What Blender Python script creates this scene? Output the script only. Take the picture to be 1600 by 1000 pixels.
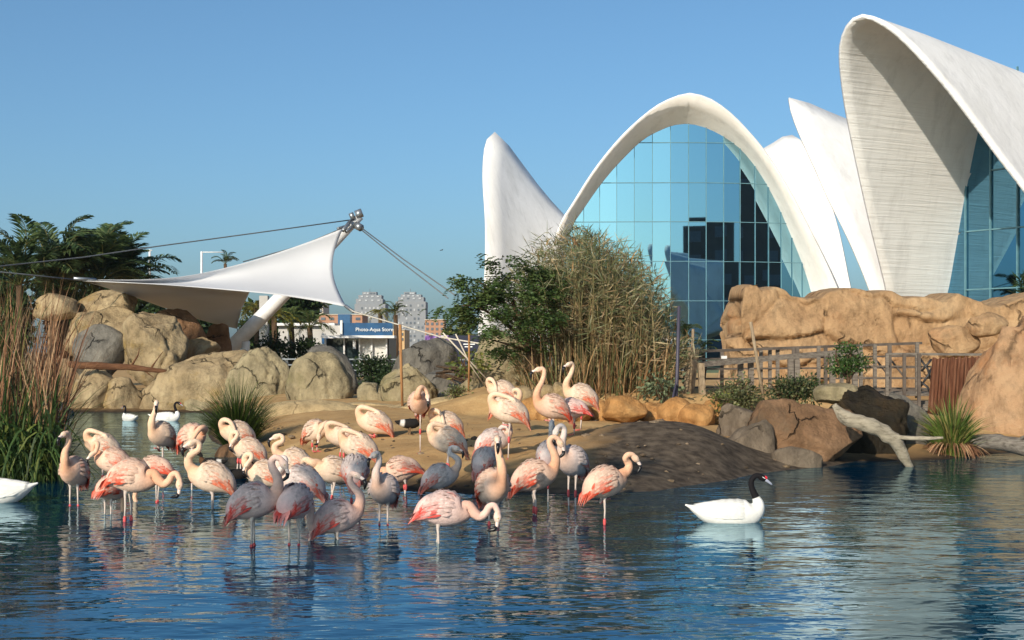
import bpy, bmesh, math, random
import numpy as np
from mathutils import Vector, Matrix, noise as mnoise
R = math.radians
random.seed(7); rng = np.random.default_rng(7)
scene = bpy.context.scene
for o in list(bpy.data.objects): bpy.data.objects.remove(o)
C = scene.collection

# ------------------------------------------------------------------ camera
F = 2222.0; HC = 1.75; HOR = 550.0        # focal length in photo pixels, eye height above the water, horizon row
cam_d = bpy.data.cameras.new('camera'); cam = bpy.data.objects.new('camera', cam_d); C.objects.link(cam)
cam.location = (0, 0, HC); cam.rotation_euler = (R(90), 0, 0)
cam_d.sensor_width = 36; cam_d.lens = F*36/1600; cam_d.shift_y = (HOR-500)/1600
cam_d.clip_start = 0.1; cam_d.clip_end = 9000
scene.camera = cam

# ------------------------------------------------------------------ sky and sun
SUN_AZ = 27      # degrees left of straight behind the camera
SUN_EL = 24
w = bpy.data.worlds.new('World'); scene.world = w; w.use_nodes = True
nt = w.node_tree; bg = nt.nodes['Background']
sky = nt.nodes.new('ShaderNodeTexSky'); sky.sky_type = 'NISHITA'; sky.sun_disc = False
sky.sun_elevation = R(SUN_EL)
sun_dir = Vector((-math.sin(R(SUN_AZ))*math.cos(R(SUN_EL)), -math.cos(R(SUN_AZ))*math.cos(R(SUN_EL)), math.sin(R(SUN_EL))))
sky.sun_rotation = math.atan2(sun_dir.x, sun_dir.y)
sky.altitude = 0; sky.air_density = 0.8; sky.dust_density = 2.0; sky.ozone_density = 5.0
tint = nt.nodes.new('ShaderNodeMixRGB'); tint.blend_type = 'MULTIPLY'; tint.inputs[0].default_value = 1; tint.inputs[2].default_value = (.85, .99, .92, 1)
nt.links.new(sky.outputs[0], tint.inputs[1]); nt.links.new(tint.outputs[0], bg.inputs[0]); bg.inputs[1].default_value = 0.15
sd = bpy.data.lights.new('sun', 'SUN'); sd.energy = 5.0; sd.angle = R(0.5); sd.color = (1.0, 0.87, 0.70)
so = bpy.data.objects.new('sun', sd); C.objects.link(so)
so.rotation_euler = sun_dir.to_track_quat('Z', 'Y').to_euler(); so.location = (-40, -60, 60)
vs = scene.view_settings; vs.view_transform = 'Standard'; vs.look = 'None'; vs.exposure = 0.0; vs.gamma = 1.0
vs.use_curve_mapping = False
scene.render.engine = 'CYCLES'
scene.cycles.max_bounces = 6

# ------------------------------------------------------------------ helpers
def at(px, py, D):
    """the point at distance D (metres into the scene) seen at photo pixel px,py"""
    return Vector(((px-800)/F*D, D, HC+(HOR-py)/F*D))
def PX(m, D): return m*D/F                # a length in pixels at distance D, in metres

def lin(c):
    return tuple(((v/255)/12.92 if v/255 <= .04045 else ((v/255+.055)/1.055)**2.4) for v in c)

def tag(o, label=None, cat=None, group=None, kind=None):
    if label: o['label'] = label
    if cat: o['category'] = cat
    if group: o['group'] = group
    if kind: o['kind'] = kind
    return o
def empty(name, loc=(0, 0, 0), rz=0.0, label=None, cat=None, group=None):
    o = bpy.data.objects.new(name, None); C.objects.link(o)
    o.location = loc; o.rotation_euler = (0, 0, rz); o.empty_display_size = .1
    return tag(o, label, cat, group)
def link(name, me, parent=None, loc=None, rot=None, scale=None):
    o = bpy.data.objects.new(name, me); C.objects.link(o)
    if parent: o.parent = parent
    if loc is not None: o.location = loc
    if rot is not None: o.rotation_euler = rot
    if scale is not None: o.scale = scale if hasattr(scale, '__len__') else (scale,)*3
    return o

class MB:
    """collects polygons of any shape into one mesh"""
    def __init__(s): s.V = []; s.F = []; s.C = []; s.n = 0
    def add(s, V, Fs, col=None):
        V = np.asarray(V, float).reshape(-1, 3)
        off = s.n
        s.V.append(V); s.n += len(V)
        if isinstance(Fs, np.ndarray): s.F.append((Fs+off))
        else:
            by = {}
            for f in Fs: by.setdefault(len(f), []).append(f)
            for k in by: s.F.append(np.array(by[k])+off)
        if col is not None:
            c = np.asarray(col, float)
            if c.ndim == 1: c = np.tile(c, (len(V), 1))
            s.C.append(c)
        else: s.C.append(np.ones((len(V), 3)))
    def box(s, c, size, rz=0, rx=0, ry=0, col=None):
        x, y, z = [v/2 for v in size]
        v = np.array([[-x,-y,-z],[x,-y,-z],[x,y,-z],[-x,y,-z],[-x,-y,z],[x,-y,z],[x,y,z],[-x,y,z]])
        if rx or ry or rz:
            m = np.array(Matrix.Rotation(rz,3,'Z') @ Matrix.Rotation(ry,3,'Y') @ Matrix.Rotation(rx,3,'X'))
            v = v @ m.T
        s.add(v+np.array(c), [(0,3,2,1),(4,5,6,7),(0,1,5,4),(1,2,6,5),(2,3,7,6),(3,0,4,7)], col)
    def bar(s, a, b, wd, ht, col=None):
        a = Vector(a); b = Vector(b); d = b-a; L = d.length
        q = d.to_track_quat('X', 'Z')
        m = np.array(q.to_matrix())
        x, y, z = L/2, wd/2, ht/2
        v = np.array([[-x,-y,-z],[x,-y,-z],[x,y,-z],[-x,y,-z],[-x,-y,z],[x,-y,z],[x,y,z],[-x,y,z]]) @ m.T
        s.add(v+np.array((a+b)/2), [(0,3,2,1),(4,5,6,7),(0,1,5,4),(1,2,6,5),(2,3,7,6),(3,0,4,7)], col)
    def tube(s, pts, rad, n=8, cap=True, col=None, flat=1.0):
        V, Fq, Fn = tube_np(pts, rad, n, cap, flat)
        s.add(V, list(map(tuple, Fq))+Fn, col)
    def mesh(s, name, smooth=False):
        V = np.concatenate(s.V) if s.V else np.zeros((0, 3))
        me = bpy.data.meshes.new(name)
        me.vertices.add(len(V)); me.vertices.foreach_set('co', V.astype(np.float32).ravel())
        loops = np.concatenate([f.ravel() for f in s.F]); tot = np.concatenate([np.full(len(f), f.shape[1]) for f in s.F])
        st = np.concatenate([[0], np.cumsum(tot)[:-1]])
        me.loops.add(len(loops)); me.loops.foreach_set('vertex_index', loops.astype(np.int32))
        me.polygons.add(len(tot)); me.polygons.foreach_set('loop_start', st.astype(np.int32))
        me.polygons.foreach_set('loop_total', tot.astype(np.int32))
        me.polygons.foreach_set('use_smooth', np.full(len(tot), smooth))
        a = me.color_attributes.new('Col', 'FLOAT_COLOR', 'POINT')
        cc = np.concatenate(s.C); cc = np.concatenate([cc, np.ones((len(cc), 1))], 1)
        a.data.foreach_set('color', cc.astype(np.float32).ravel())
        me.update(calc_edges=True); me.validate()
        return me
    def build(s, name, material, parent=None, smooth=False, **kw):
        me = s.mesh(name, smooth); me.materials.append(material)
        return link(name, me, parent, **kw)

def tube_np(pts, rad, n=8, cap=True, flat=1.0):
    P = np.array([tuple(p) for p in pts], float); k = len(P)
    rad = np.broadcast_to(np.asarray(rad, float), (k,)) if np.ndim(rad) <= 1 else np.asarray(rad)
    T = np.gradient(P, axis=0); T /= np.linalg.norm(T, axis=1)[:, None]+1e-9
    up = np.array([0, 0, 1.0]) if abs(T[0][2]) < .9 else np.array([1.0, 0, 0])
    a = np.cross(up, T[0]); a /= np.linalg.norm(a)
    V = np.zeros((k*n, 3)); ang = np.arange(n)/n*2*math.pi
    for i in range(k):
        a = a-T[i]*np.dot(a, T[i]); a /= np.linalg.norm(a)+1e-9
        b = np.cross(T[i], a)
        r = rad[i] if np.ndim(rad[i]) == 0 else rad[i]
        ra, rb = (r, r*flat) if np.ndim(r) == 0 else (r[0], r[1])
        V[i*n:(i+1)*n] = P[i]+np.outer(np.cos(ang)*ra, a)+np.outer(np.sin(ang)*rb, b)
    idx = np.arange(n); nx = (idx+1) % n
    Fq = np.concatenate([np.stack([i*n+idx, i*n+nx, (i+1)*n+nx, (i+1)*n+idx], 1) for i in range(k-1)])
    Fn = [tuple(range(n))[::-1], tuple(range((k-1)*n, k*n))] if cap else []
    return V, Fq, Fn

def crom(pts, m=6):
    """smooth curve through rows of numbers"""
    P = np.array([tuple(p) for p in pts], float)
    Q = np.vstack([2*P[0]-P[1], P, 2*P[-1]-P[-2]]); out = []
    for i in range(1, len(Q)-2):
        for t in np.arange(m)/m:
            p0, p1, p2, p3 = Q[i-1], Q[i], Q[i+1], Q[i+2]
            out.append(.5*((2*p1)+(-p0+p2)*t+(2*p0-5*p1+4*p2-p3)*t*t+(-p0+3*p1-3*p2+p3)*t**3))
    out.append(P[-1]); return np.array(out)

def grid_faces(nu, nv):
    i, j = np.meshgrid(np.arange(nu-1), np.arange(nv-1), indexing='ij')
    a = (i*nv+j).ravel(); return np.stack([a, a+nv, a+nv+1, a+1], 1)

# ------------------------------------------------------------------ materials
def nd(t, kind, **kw):
    n = t.nodes.new(kind)
    for k, v in kw.items(): setattr(n, k, v)
    return n
def base_mat(name, rough=.8, spec=.3):
    m = bpy.data.materials.new(name); m.use_nodes = True
    t = m.node_tree; b = t.nodes['Principled BSDF']
    b.inputs['Roughness'].default_value = rough; b.inputs['Specular IOR Level'].default_value = spec
    return m, t, b
def ramp(t, stops):
    r = nd(t, 'ShaderNodeValToRGB'); e = r.color_ramp.elements
    e[0].position, e[0].color = stops[0][0], (*stops[0][1], 1)
    e[1].position, e[1].color = stops[-1][0], (*stops[-1][1], 1)
    for p, c in stops[1:-1]:
        x = e.new(p); x.color = (*c, 1)
    return r
def noise_mat(name, cols, scale=2.0, rough=.85, bump=.3, bscale=12.0, spec=.25, stretch=(1, 1, 1), detail=6, fine=None, coord='Object', bdist=.05):
    """two to four colours mixed by noise, with fine relief"""
    m, t, b = base_mat(name, rough, spec)
    tc = nd(t, 'ShaderNodeTexCoord'); mp = nd(t, 'ShaderNodeMapping'); mp.inputs['Scale'].default_value = stretch
    t.links.new(tc.outputs[coord], mp.inputs[0])
    n = nd(t, 'ShaderNodeTexNoise'); n.inputs['Scale'].default_value = scale; n.inputs['Detail'].default_value = detail; n.inputs['Roughness'].default_value = .6
    t.links.new(mp.outputs[0], n.inputs['Vector'])
    k = len(cols); r = ramp(t, [(.3+.4*i/(k-1), c) for i, c in enumerate(cols)])
    t.links.new(n.outputs[0], r.inputs[0]); t.links.new(r.outputs[0], b.inputs['Base Color'])
    if bump:
        n2 = nd(t, 'ShaderNodeTexNoise'); n2.inputs['Scale'].default_value = bscale; n2.inputs['Detail'].default_value = 8
        n2.inputs['Roughness'].default_value = .65
        t.links.new(mp.outputs[0], n2.inputs['Vector'])
        bp = nd(t, 'ShaderNodeBump'); bp.inputs['Strength'].default_value = bump; bp.inputs['Distance'].default_value = bdist
        t.links.new(n2.outputs[0], bp.inputs['Height']); t.links.new(bp.outputs[0], b.inputs['Normal'])
    return m
def col_mat(name, rough=.7, spec=.2, trans=0.0, var=.25, vscale=30.0, bump=0.0, bscale=60.):
    """colour from the mesh's own point colours, varied by fine noise; trans = thin translucency for leaves"""
    m, t, b = base_mat(name, rough, spec)
    a = nd(t, 'ShaderNodeVertexColor'); a.layer_name = 'Col'
    tc = nd(t, 'ShaderNodeTexCoord'); n = nd(t, 'ShaderNodeTexNoise'); n.inputs['Scale'].default_value = vscale
    t.links.new(tc.outputs['Object'], n.inputs['Vector'])
    mr = nd(t, 'ShaderNodeMapRange'); mr.inputs[1].default_value = .3; mr.inputs[2].default_value = .7
    mr.inputs[3].default_value = 1-var; mr.inputs[4].default_value = 1+var*.5
    t.links.new(n.outputs[0], mr.inputs[0])
    mx = nd(t, 'ShaderNodeVectorMath', operation='SCALE')
    t.links.new(a.outputs[0], mx.inputs[0]); t.links.new(mr.outputs[0], mx.inputs['Scale'])
    t.links.new(mx.outputs[0], b.inputs['Base Color'])
    if bump:
        bp = nd(t, 'ShaderNodeBump'); bp.inputs['Strength'].default_value = bump; bp.inputs['Distance'].default_value = .01
        n2 = nd(t, 'ShaderNodeTexNoise'); n2.inputs['Scale'].default_value = bscale; n2.inputs['Detail'].default_value = 4
        t.links.new(tc.outputs['Object'], n2.inputs['Vector'])
        t.links.new(n2.outputs[0], bp.inputs['Height']); t.links.new(bp.outputs[0], b.inputs['Normal'])
    if trans:
        tr = nd(t, 'ShaderNodeBsdfTranslucent'); ms = nd(t, 'ShaderNodeMixShader'); ms.inputs[0].default_value = trans
        t.links.new(mx.outputs[0], tr.inputs[0])
        out = t.nodes['Material Output']
        t.links.new(b.outputs[0], ms.inputs[1]); t.links.new(tr.outputs[0], ms.inputs[2]); t.links.new(ms.outputs[0], out.inputs[0])
    return m
def plain(name, c, rough=.6, spec=.4, metal=0.0, var=.12, vs=4.0):
    m, t, b = base_mat(name, rough, spec)
    b.inputs['Metallic'].default_value = metal
    tc = nd(t, 'ShaderNodeTexCoord'); n = nd(t, 'ShaderNodeTexNoise'); n.inputs['Scale'].default_value = vs; n.inputs['Detail'].default_value = 5
    t.links.new(tc.outputs['Object'], n.inputs['Vector'])
    r = ramp(t, [(.3, tuple(v*(1-var) for v in c)), (.7, tuple(min(1, v*(1+var)) for v in c))])
    t.links.new(n.outputs[0], r.inputs[0]); t.links.new(r.outputs[0], b.inputs['Base Color'])
    return m

def rock_mat(name, cols, lichen=None, scale=.9, crack=.85, bump=.9, cm=.43, cs=1.6):
    """moulded rock: blotchy colour, dark creases, rough relief, optional lichen"""
    m, t, b = base_mat(name, .92, .15)
    tc = nd(t, 'ShaderNodeTexCoord')
    n = nd(t, 'ShaderNodeTexNoise'); n.inputs['Scale'].default_value = scale; n.inputs['Detail'].default_value = 9; n.inputs['Roughness'].default_value = .65
    t.links.new(tc.outputs['Object'], n.inputs['Vector'])
    k = len(cols); r = ramp(t, [(.28+.44*i/(k-1), c) for i, c in enumerate(cols)])
    t.links.new(n.outputs[0], r.inputs[0]); col = r.outputs[0]
    if lichen:
        n3 = nd(t, 'ShaderNodeTexNoise'); n3.inputs['Scale'].default_value = .55; n3.inputs['Detail'].default_value = 10; n3.inputs['Roughness'].default_value = .7
        mp = nd(t, 'ShaderNodeMapping'); mp.inputs['Location'].default_value = (3.1, 7.7, 1.3); t.links.new(tc.outputs['Object'], mp.inputs[0]); t.links.new(mp.outputs[0], n3.inputs['Vector'])
        mr = nd(t, 'ShaderNodeMapRange'); mr.inputs[1].default_value = .56; mr.inputs[2].default_value = .68; mr.inputs[4].default_value = .7
        t.links.new(n3.outputs[0], mr.inputs[0])
        mx = nd(t, 'ShaderNodeMixRGB'); mx.inputs[2].default_value = (*lichen, 1); t.links.new(mr.outputs[0], mx.inputs[0]); t.links.new(col, mx.inputs[1]); col = mx.outputs[0]
    # cracks: warped cell borders
    nw = nd(t, 'ShaderNodeTexNoise'); nw.inputs['Scale'].default_value = 1.3; nw.inputs['Detail'].default_value = 5
    t.links.new(tc.outputs['Object'], nw.inputs['Vector'])
    ad = nd(t, 'ShaderNodeMixRGB'); ad.inputs[0].default_value = .55; t.links.new(tc.outputs['Object'], ad.inputs[1]); t.links.new(nw.outputs['Color'], ad.inputs[2])
    v = nd(t, 'ShaderNodeTexVoronoi', feature='DISTANCE_TO_EDGE'); v.inputs['Scale'].default_value = cs
    t.links.new(ad.outputs[0], v.inputs['Vector'])
    mc = nd(t, 'ShaderNodeMapRange'); mc.inputs[1].default_value = 0; mc.inputs[2].default_value = .02; t.links.new(v.outputs[0], mc.inputs[0])
    nm = nd(t, 'ShaderNodeTexNoise'); nm.inputs['Scale'].default_value = .8; t.links.new(tc.outputs['Object'], nm.inputs['Vector'])
    mk = nd(t, 'ShaderNodeMapRange'); mk.inputs[1].default_value = cm; mk.inputs[2].default_value = cm+.06; t.links.new(nm.outputs[0], mk.inputs[0])
    mm = nd(t, 'ShaderNodeMath', operation='MAXIMUM'); t.links.new(mc.outputs[0], mm.inputs[0]); t.links.new(mk.outputs[0], mm.inputs[1])
    mq = nd(t, 'ShaderNodeMapRange'); mq.inputs[3].default_value = 1-crack; t.links.new(mm.outputs[0], mq.inputs[0])
    ns = nd(t, 'ShaderNodeTexNoise'); ns.inputs['Scale'].default_value = 1.0; ns.inputs['Detail'].default_value = 7; ns.inputs['Roughness'].default_value = .7
    ms_ = nd(t, 'ShaderNodeMapping'); ms_.inputs['Scale'].default_value = (4, 4, 2.2); t.links.new(tc.outputs['Object'], ms_.inputs[0]); t.links.new(ms_.outputs[0], ns.inputs['Vector'])
    mz = nd(t, 'ShaderNodeMapRange'); mz.inputs[1].default_value = .34; mz.inputs[2].default_value = .56; mz.inputs[3].default_value = .62; mz.inputs[4].default_value = 1.06; t.links.new(ns.outputs[0], mz.inputs[0])
    mu = nd(t, 'ShaderNodeMath', operation='MULTIPLY'); t.links.new(mz.outputs[0], mu.inputs[0]); t.links.new(mq.outputs[0], mu.inputs[1])
    sc = nd(t, 'ShaderNodeVectorMath', operation='SCALE'); t.links.new(col, sc.inputs[0]); t.links.new(mu.outputs[0], sc.inputs['Scale'])
    t.links.new(sc.outputs[0], b.inputs['Base Color'])
    n2 = nd(t, 'ShaderNodeTexNoise'); n2.inputs['Scale'].default_value = 7; n2.inputs['Detail'].default_value = 12; n2.inputs['Roughness'].default_value = .74
    t.links.new(tc.outputs['Object'], n2.inputs['Vector'])
    ma = nd(t, 'ShaderNodeMath', operation='MULTIPLY_ADD'); ma.inputs[1].default_value = .6; t.links.new(mm.outputs[0], ma.inputs[0]); t.links.new(n2.outputs[0], ma.inputs[2])
    bp = nd(t, 'ShaderNodeBump'); bp.inputs['Strength'].default_value = bump; bp.inputs['Distance'].default_value = .11
    t.links.new(ma.outputs[0], bp.inputs['Height']); t.links.new(bp.outputs[0], b.inputs['Normal'])
    return m

M = {}
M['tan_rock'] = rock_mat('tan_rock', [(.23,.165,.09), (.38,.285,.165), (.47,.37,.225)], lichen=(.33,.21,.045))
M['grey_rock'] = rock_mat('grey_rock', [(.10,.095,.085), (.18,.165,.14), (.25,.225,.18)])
M['dark_rock'] = rock_mat('dark_rock', [(.045,.048,.052), (.085,.088,.09), (.13,.125,.115)])
M['olive_rock'] = rock_mat('olive_rock', [(.22,.18,.11), (.34,.28,.17), (.42,.35,.22)], lichen=(.20,.18,.08))
M['orange_rock'] = rock_mat('orange_rock', [(.38,.18,.06), (.50,.26,.095), (.58,.345,.145)], crack=.5)
M['wall_rock'] = rock_mat('wall_rock', [(.36,.215,.11), (.49,.315,.17), (.58,.41,.24)], lichen=(.44,.22,.10), scale=.6, crack=.6, bump=1.0, cm=.47, cs=.9)
M['red_rock'] = rock_mat('red_rock', [(.35,.195,.105), (.46,.285,.16), (.53,.36,.215)], lichen=(.42,.19,.08), scale=.8, crack=.55, cm=.46, cs=.8)
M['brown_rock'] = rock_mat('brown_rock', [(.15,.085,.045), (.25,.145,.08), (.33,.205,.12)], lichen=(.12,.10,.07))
M['wet_rock'] = rock_mat('wet_rock', [(.010,.009,.007), (.03,.024,.015), (.09,.052,.02)], crack=.8)
M['wet_rock'].node_tree.nodes['Principled BSDF'].inputs['Roughness'].default_value = .35
M['taupe_rock'] = rock_mat('taupe_rock', [(.13,.10,.075), (.21,.165,.12), (.28,.225,.165)])
M['sandstone'] = rock_mat('sandstone', [(.34,.245,.13), (.44,.33,.18), (.52,.41,.235)], crack=.3, bump=.5)
M['white_metal'] = plain('white_metal', (.72,.72,.72), .4)
M['steel'] = plain('steel', (.30,.32,.34), .35, metal=.7)
M['cable'] = plain('cable', (.12,.13,.14), .5)
M['rope'] = plain('rope', (.55,.50,.42), .9)
M['bamboo'] = noise_mat('bamboo', [(.24,.11,.045), (.42,.22,.09)], scale=6, stretch=(4, 4, .6), bscale=30)
M['pale_wood'] = noise_mat('pale_wood', [(.16,.115,.07), (.33,.25,.165), (.42,.33,.22)], scale=5, stretch=(5, 5, .7), bscale=25, bump=.6)
M['grey_wood'] = noise_mat('grey_wood', [(.09,.075,.062), (.19,.165,.14), (.27,.24,.20)], scale=5, stretch=(.8, 6, 6), bscale=25, bump=.6)
M['driftwood'] = noise_mat('driftwood', [(.20,.17,.125), (.44,.38,.285), (.56,.49,.37)], scale=5, stretch=(1, 5, 5), bscale=30, bump=.8)
M['bark'] = noise_mat('bark', [(.045,.028,.016), (.13,.08,.045)], scale=6, stretch=(3, 3, .6), bscale=20, bump=.8)
M['red_bark'] = noise_mat('red_bark', [(.09,.035,.016), (.20,.095,.045)], scale=6, stretch=(.6, 3, 3), bscale=20, bump=.9)
M['pole_dark'] = plain('pole_dark', (.055,.05,.075), .5)
M['leaf'] = col_mat('leaf', .55, .3, trans=.25)
M['dry_leaf'] = col_mat('dry_leaf', .75, .15, trans=.2)
M['pipe'] = noise_mat('weathered_pipe', [(.075,.06,.05), (.15,.125,.105)], scale=4, bscale=30)
M['dark_metal'] = plain('dark_metal', (.03,.03,.032), .5)
# ------------------------------------------------------------------ terrain and water
_sx = np.array([-60, -14, -9.2, -8.2, -7.0, -5.9, -4.5, -3.3, -2.4, -1.3, -.3, .4, 1.2, 1.6, 2.4, 3.1, 3.9, 5.5, 6.5, 8, 8.9, 14, 60.])
_sy = np.array([41.5, 41.5, 41.5, 40, 33, 28, 23.8, 20.2, 18.9, 18.1, 17.6, 17.4, 17.6, 18.0, 18.7, 19.5, 21, 22.6, 22.9, 24.2, 24.8, 25.5, 26.])
def shore(X): return np.interp(X, _sx, _sy)
def ground_h(X, Y):
    X = np.asarray(X, float); Y = np.asarray(Y, float)
    ys = shore(X)+.18*np.sin(X*2.3+.6)*np.clip((12-np.abs(X))/6, 0, 1)+.07*np.sin(X*6.1)
    d = Y-ys
    up = .60*(1-np.exp(-np.maximum(d, 0)/3.6))
    dn = np.maximum(-.34, .09*np.minimum(d, 0))
    h = np.where(d > 0, up, dn)
    m = np.exp(-((X-2.5)/1.05)**2-((Y-21.6)/1.5)**2)*.33+np.exp(-((X-1.2)/.8)**2-((Y-21.2)/1.2)**2)*.06
    h = h+m*np.clip(d/1.2, 0, 1)
    # the walled bed behind the orange stones and the plaza behind
    bed = .38*np.clip((Y-27.2)/.8, 0, 1)*np.clip((X+2)/1.5, 0, 1)*np.clip((9-X)/2, 0, 1)*np.clip((35-Y)/2, 0, 1)
    h = h+bed
    far = np.clip((Y-46)/10, 0, 1)
    h = h*(1-far)+.3*far
    return h
def gh(x, y): return float(ground_h(x, y))

def nonuni(a, fine0, fine1, step, b, grow=1.35):
    xs = list(np.arange(fine0, fine1+1e-6, step)); s = step; x = xs[-1]
    while x < b: s *= grow; x += s; xs.append(min(x, b))
    s = step; x = xs[0]; lo = []
    while x > a: s *= grow; x -= s; lo.append(max(x, a))
    return np.array(lo[::-1]+xs)
gx = nonuni(-4000, -13, 13, .11, 4000); gy = nonuni(-400, 15.5, 34, .11, 6000, 1.3)
GX, GY = np.meshgrid(gx, gy, indexing='ij')
GZ = ground_h(GX, GY)
fine = (np.abs(GX) < 13) & (GY > 15) & (GY < 34)
gn = np.array([mnoise.fractal(Vector((x*.9, y*.9, 0)), 1.0, 2.2, 5) if f else 0. for x, y, f in zip(GX.ravel(), GY.ravel(), fine.ravel())]).reshape(GX.shape)
g2 = np.array([mnoise.noise(Vector((x*4.3, y*4.3, 5)))+.6*mnoise.noise(Vector((x*9, y*9, 8))) if f else 0. for x, y, f in zip(GX.ravel(), GY.ravel(), fine.ravel())]).reshape(GX.shape)
GZ = GZ+gn*.04*np.clip(GZ/.12, 0, 1)+g2*.016*np.clip(GZ/.08, 0, 1)
mb = MB(); mb.add(np.stack([GX.ravel(), GY.ravel(), GZ.ravel()], 1), grid_faces(len(gx), len(gy)))

def sand_material():
    m, t, b = base_mat('sand', .95, .1)
    tc = nd(t, 'ShaderNodeTexCoord')
    n = nd(t, 'ShaderNodeTexNoise'); n.inputs['Scale'].default_value = 1.1; n.inputs['Detail'].default_value = 10; n.inputs['Roughness'].default_value = .7
    t.links.new(tc.outputs['Object'], n.inputs['Vector'])
    r = ramp(t, [(.3, (.34,.20,.085)), (.5, (.46,.29,.13)), (.7, (.55,.375,.18))]); t.links.new(n.outputs[0], r.inputs[0])
    # wet earth near the waterline
    sp = nd(t, 'ShaderNodeSeparateXYZ'); t.links.new(tc.outputs['Object'], sp.inputs[0])
    n3 = nd(t, 'ShaderNodeTexNoise'); n3.inputs['Scale'].default_value = 2.2; n3.inputs['Detail'].default_value = 6; t.links.new(tc.outputs['Object'], n3.inputs['Vector'])
    ad = nd(t, 'ShaderNodeMath', operation='MULTIPLY_ADD'); ad.inputs[1].default_value = -.22; t.links.new(n3.outputs[0], ad.inputs[0]); t.links.new(sp.outputs['Z'], ad.inputs[2])
    mr = nd(t, 'ShaderNodeMapRange'); mr.inputs[1].default_value = -.10; mr.inputs[2].default_value = .10; t.links.new(ad.outputs[0], mr.inputs[0])
    mx = nd(t, 'ShaderNodeMixRGB'); mx.inputs[1].default_value = (.045,.032,.022, 1)
    t.links.new(mr.outputs[0], mx.inputs[0]); t.links.new(r.outputs[0], mx.inputs[2])
    # dark slab on the right of the bank, with its shade painted into the colour
    mrx = nd(t, 'ShaderNodeMapRange'); mrx.inputs[1].default_value = .75; mrx.inputs[2].default_value = 1.7
    ax = nd(t, 'ShaderNodeMath', operation='MULTIPLY_ADD'); ax.inputs[1].default_value = 1.1; t.links.new(n3.outputs[0], ax.inputs[0]); 
    sx2 = nd(t, 'ShaderNodeMath', operation='MULTIPLY_ADD'); sx2.inputs[1].default_value = -.22; t.links.new(sp.outputs['Y'], sx2.inputs[0]); t.links.new(sp.outputs['X'], sx2.inputs[2])
    sx3 = nd(t, 'ShaderNodeMath', operation='ADD'); sx3.inputs[1].default_value = 4.1; t.links.new(sx2.outputs[0], sx3.inputs[0])
    t.links.new(sx3.outputs[0], ax.inputs[2]); t.links.new(ax.outputs[0], mrx.inputs[0])
    n4 = nd(t, 'ShaderNodeTexNoise'); n4.inputs['Scale'].default_value = 6; n4.inputs['Detail'].default_value = 8; t.links.new(tc.outputs['Object'], n4.inputs['Vector'])
    rd = ramp(t, [(.35, (.052,.04,.03)), (.65, (.135,.105,.076))]); t.links.new(n4.outputs[0], rd.inputs[0])
    my = nd(t, 'ShaderNodeMapRange'); my.inputs[1].default_value = 22.9; my.inputs[2].default_value = 22.2; t.links.new(sp.outputs['Y'], my.inputs[0])
    mul = nd(t, 'ShaderNodeMath', operation='MULTIPLY'); t.links.new(my.outputs[0], mul.inputs[0]); t.links.new(mrx.outputs[0], mul.inputs[1])
    m2 = nd(t, 'ShaderNodeMixRGB'); t.links.new(mul.outputs[0], m2.inputs[0]); t.links.new(mx.outputs[0], m2.inputs[1]); t.links.new(rd.outputs[0], m2.inputs[2])
    t.links.new(m2.outputs[0], b.inputs['Base Color'])
    n2 = nd(t, 'ShaderNodeTexNoise'); n2.inputs['Scale'].default_value = 9; n2.inputs['Detail'].default_value = 11; n2.inputs['Roughness'].default_value = .72
    t.links.new(tc.outputs['Object'], n2.inputs['Vector'])
    bp = nd(t, 'ShaderNodeBump'); bp.inputs['Strength'].default_value = .8; bp.inputs['Distance'].default_value = .035
    t.links.new(n2.outputs[0], bp.inputs['Height']); t.links.new(bp.outputs[0], b.inputs['Normal'])
    return m
M['sand'] = sand_material()
g = mb.build('ground', M['sand'], smooth=True); tag(g, 'bare sandy bank and ground around the pond', 'ground', kind='structure')

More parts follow.
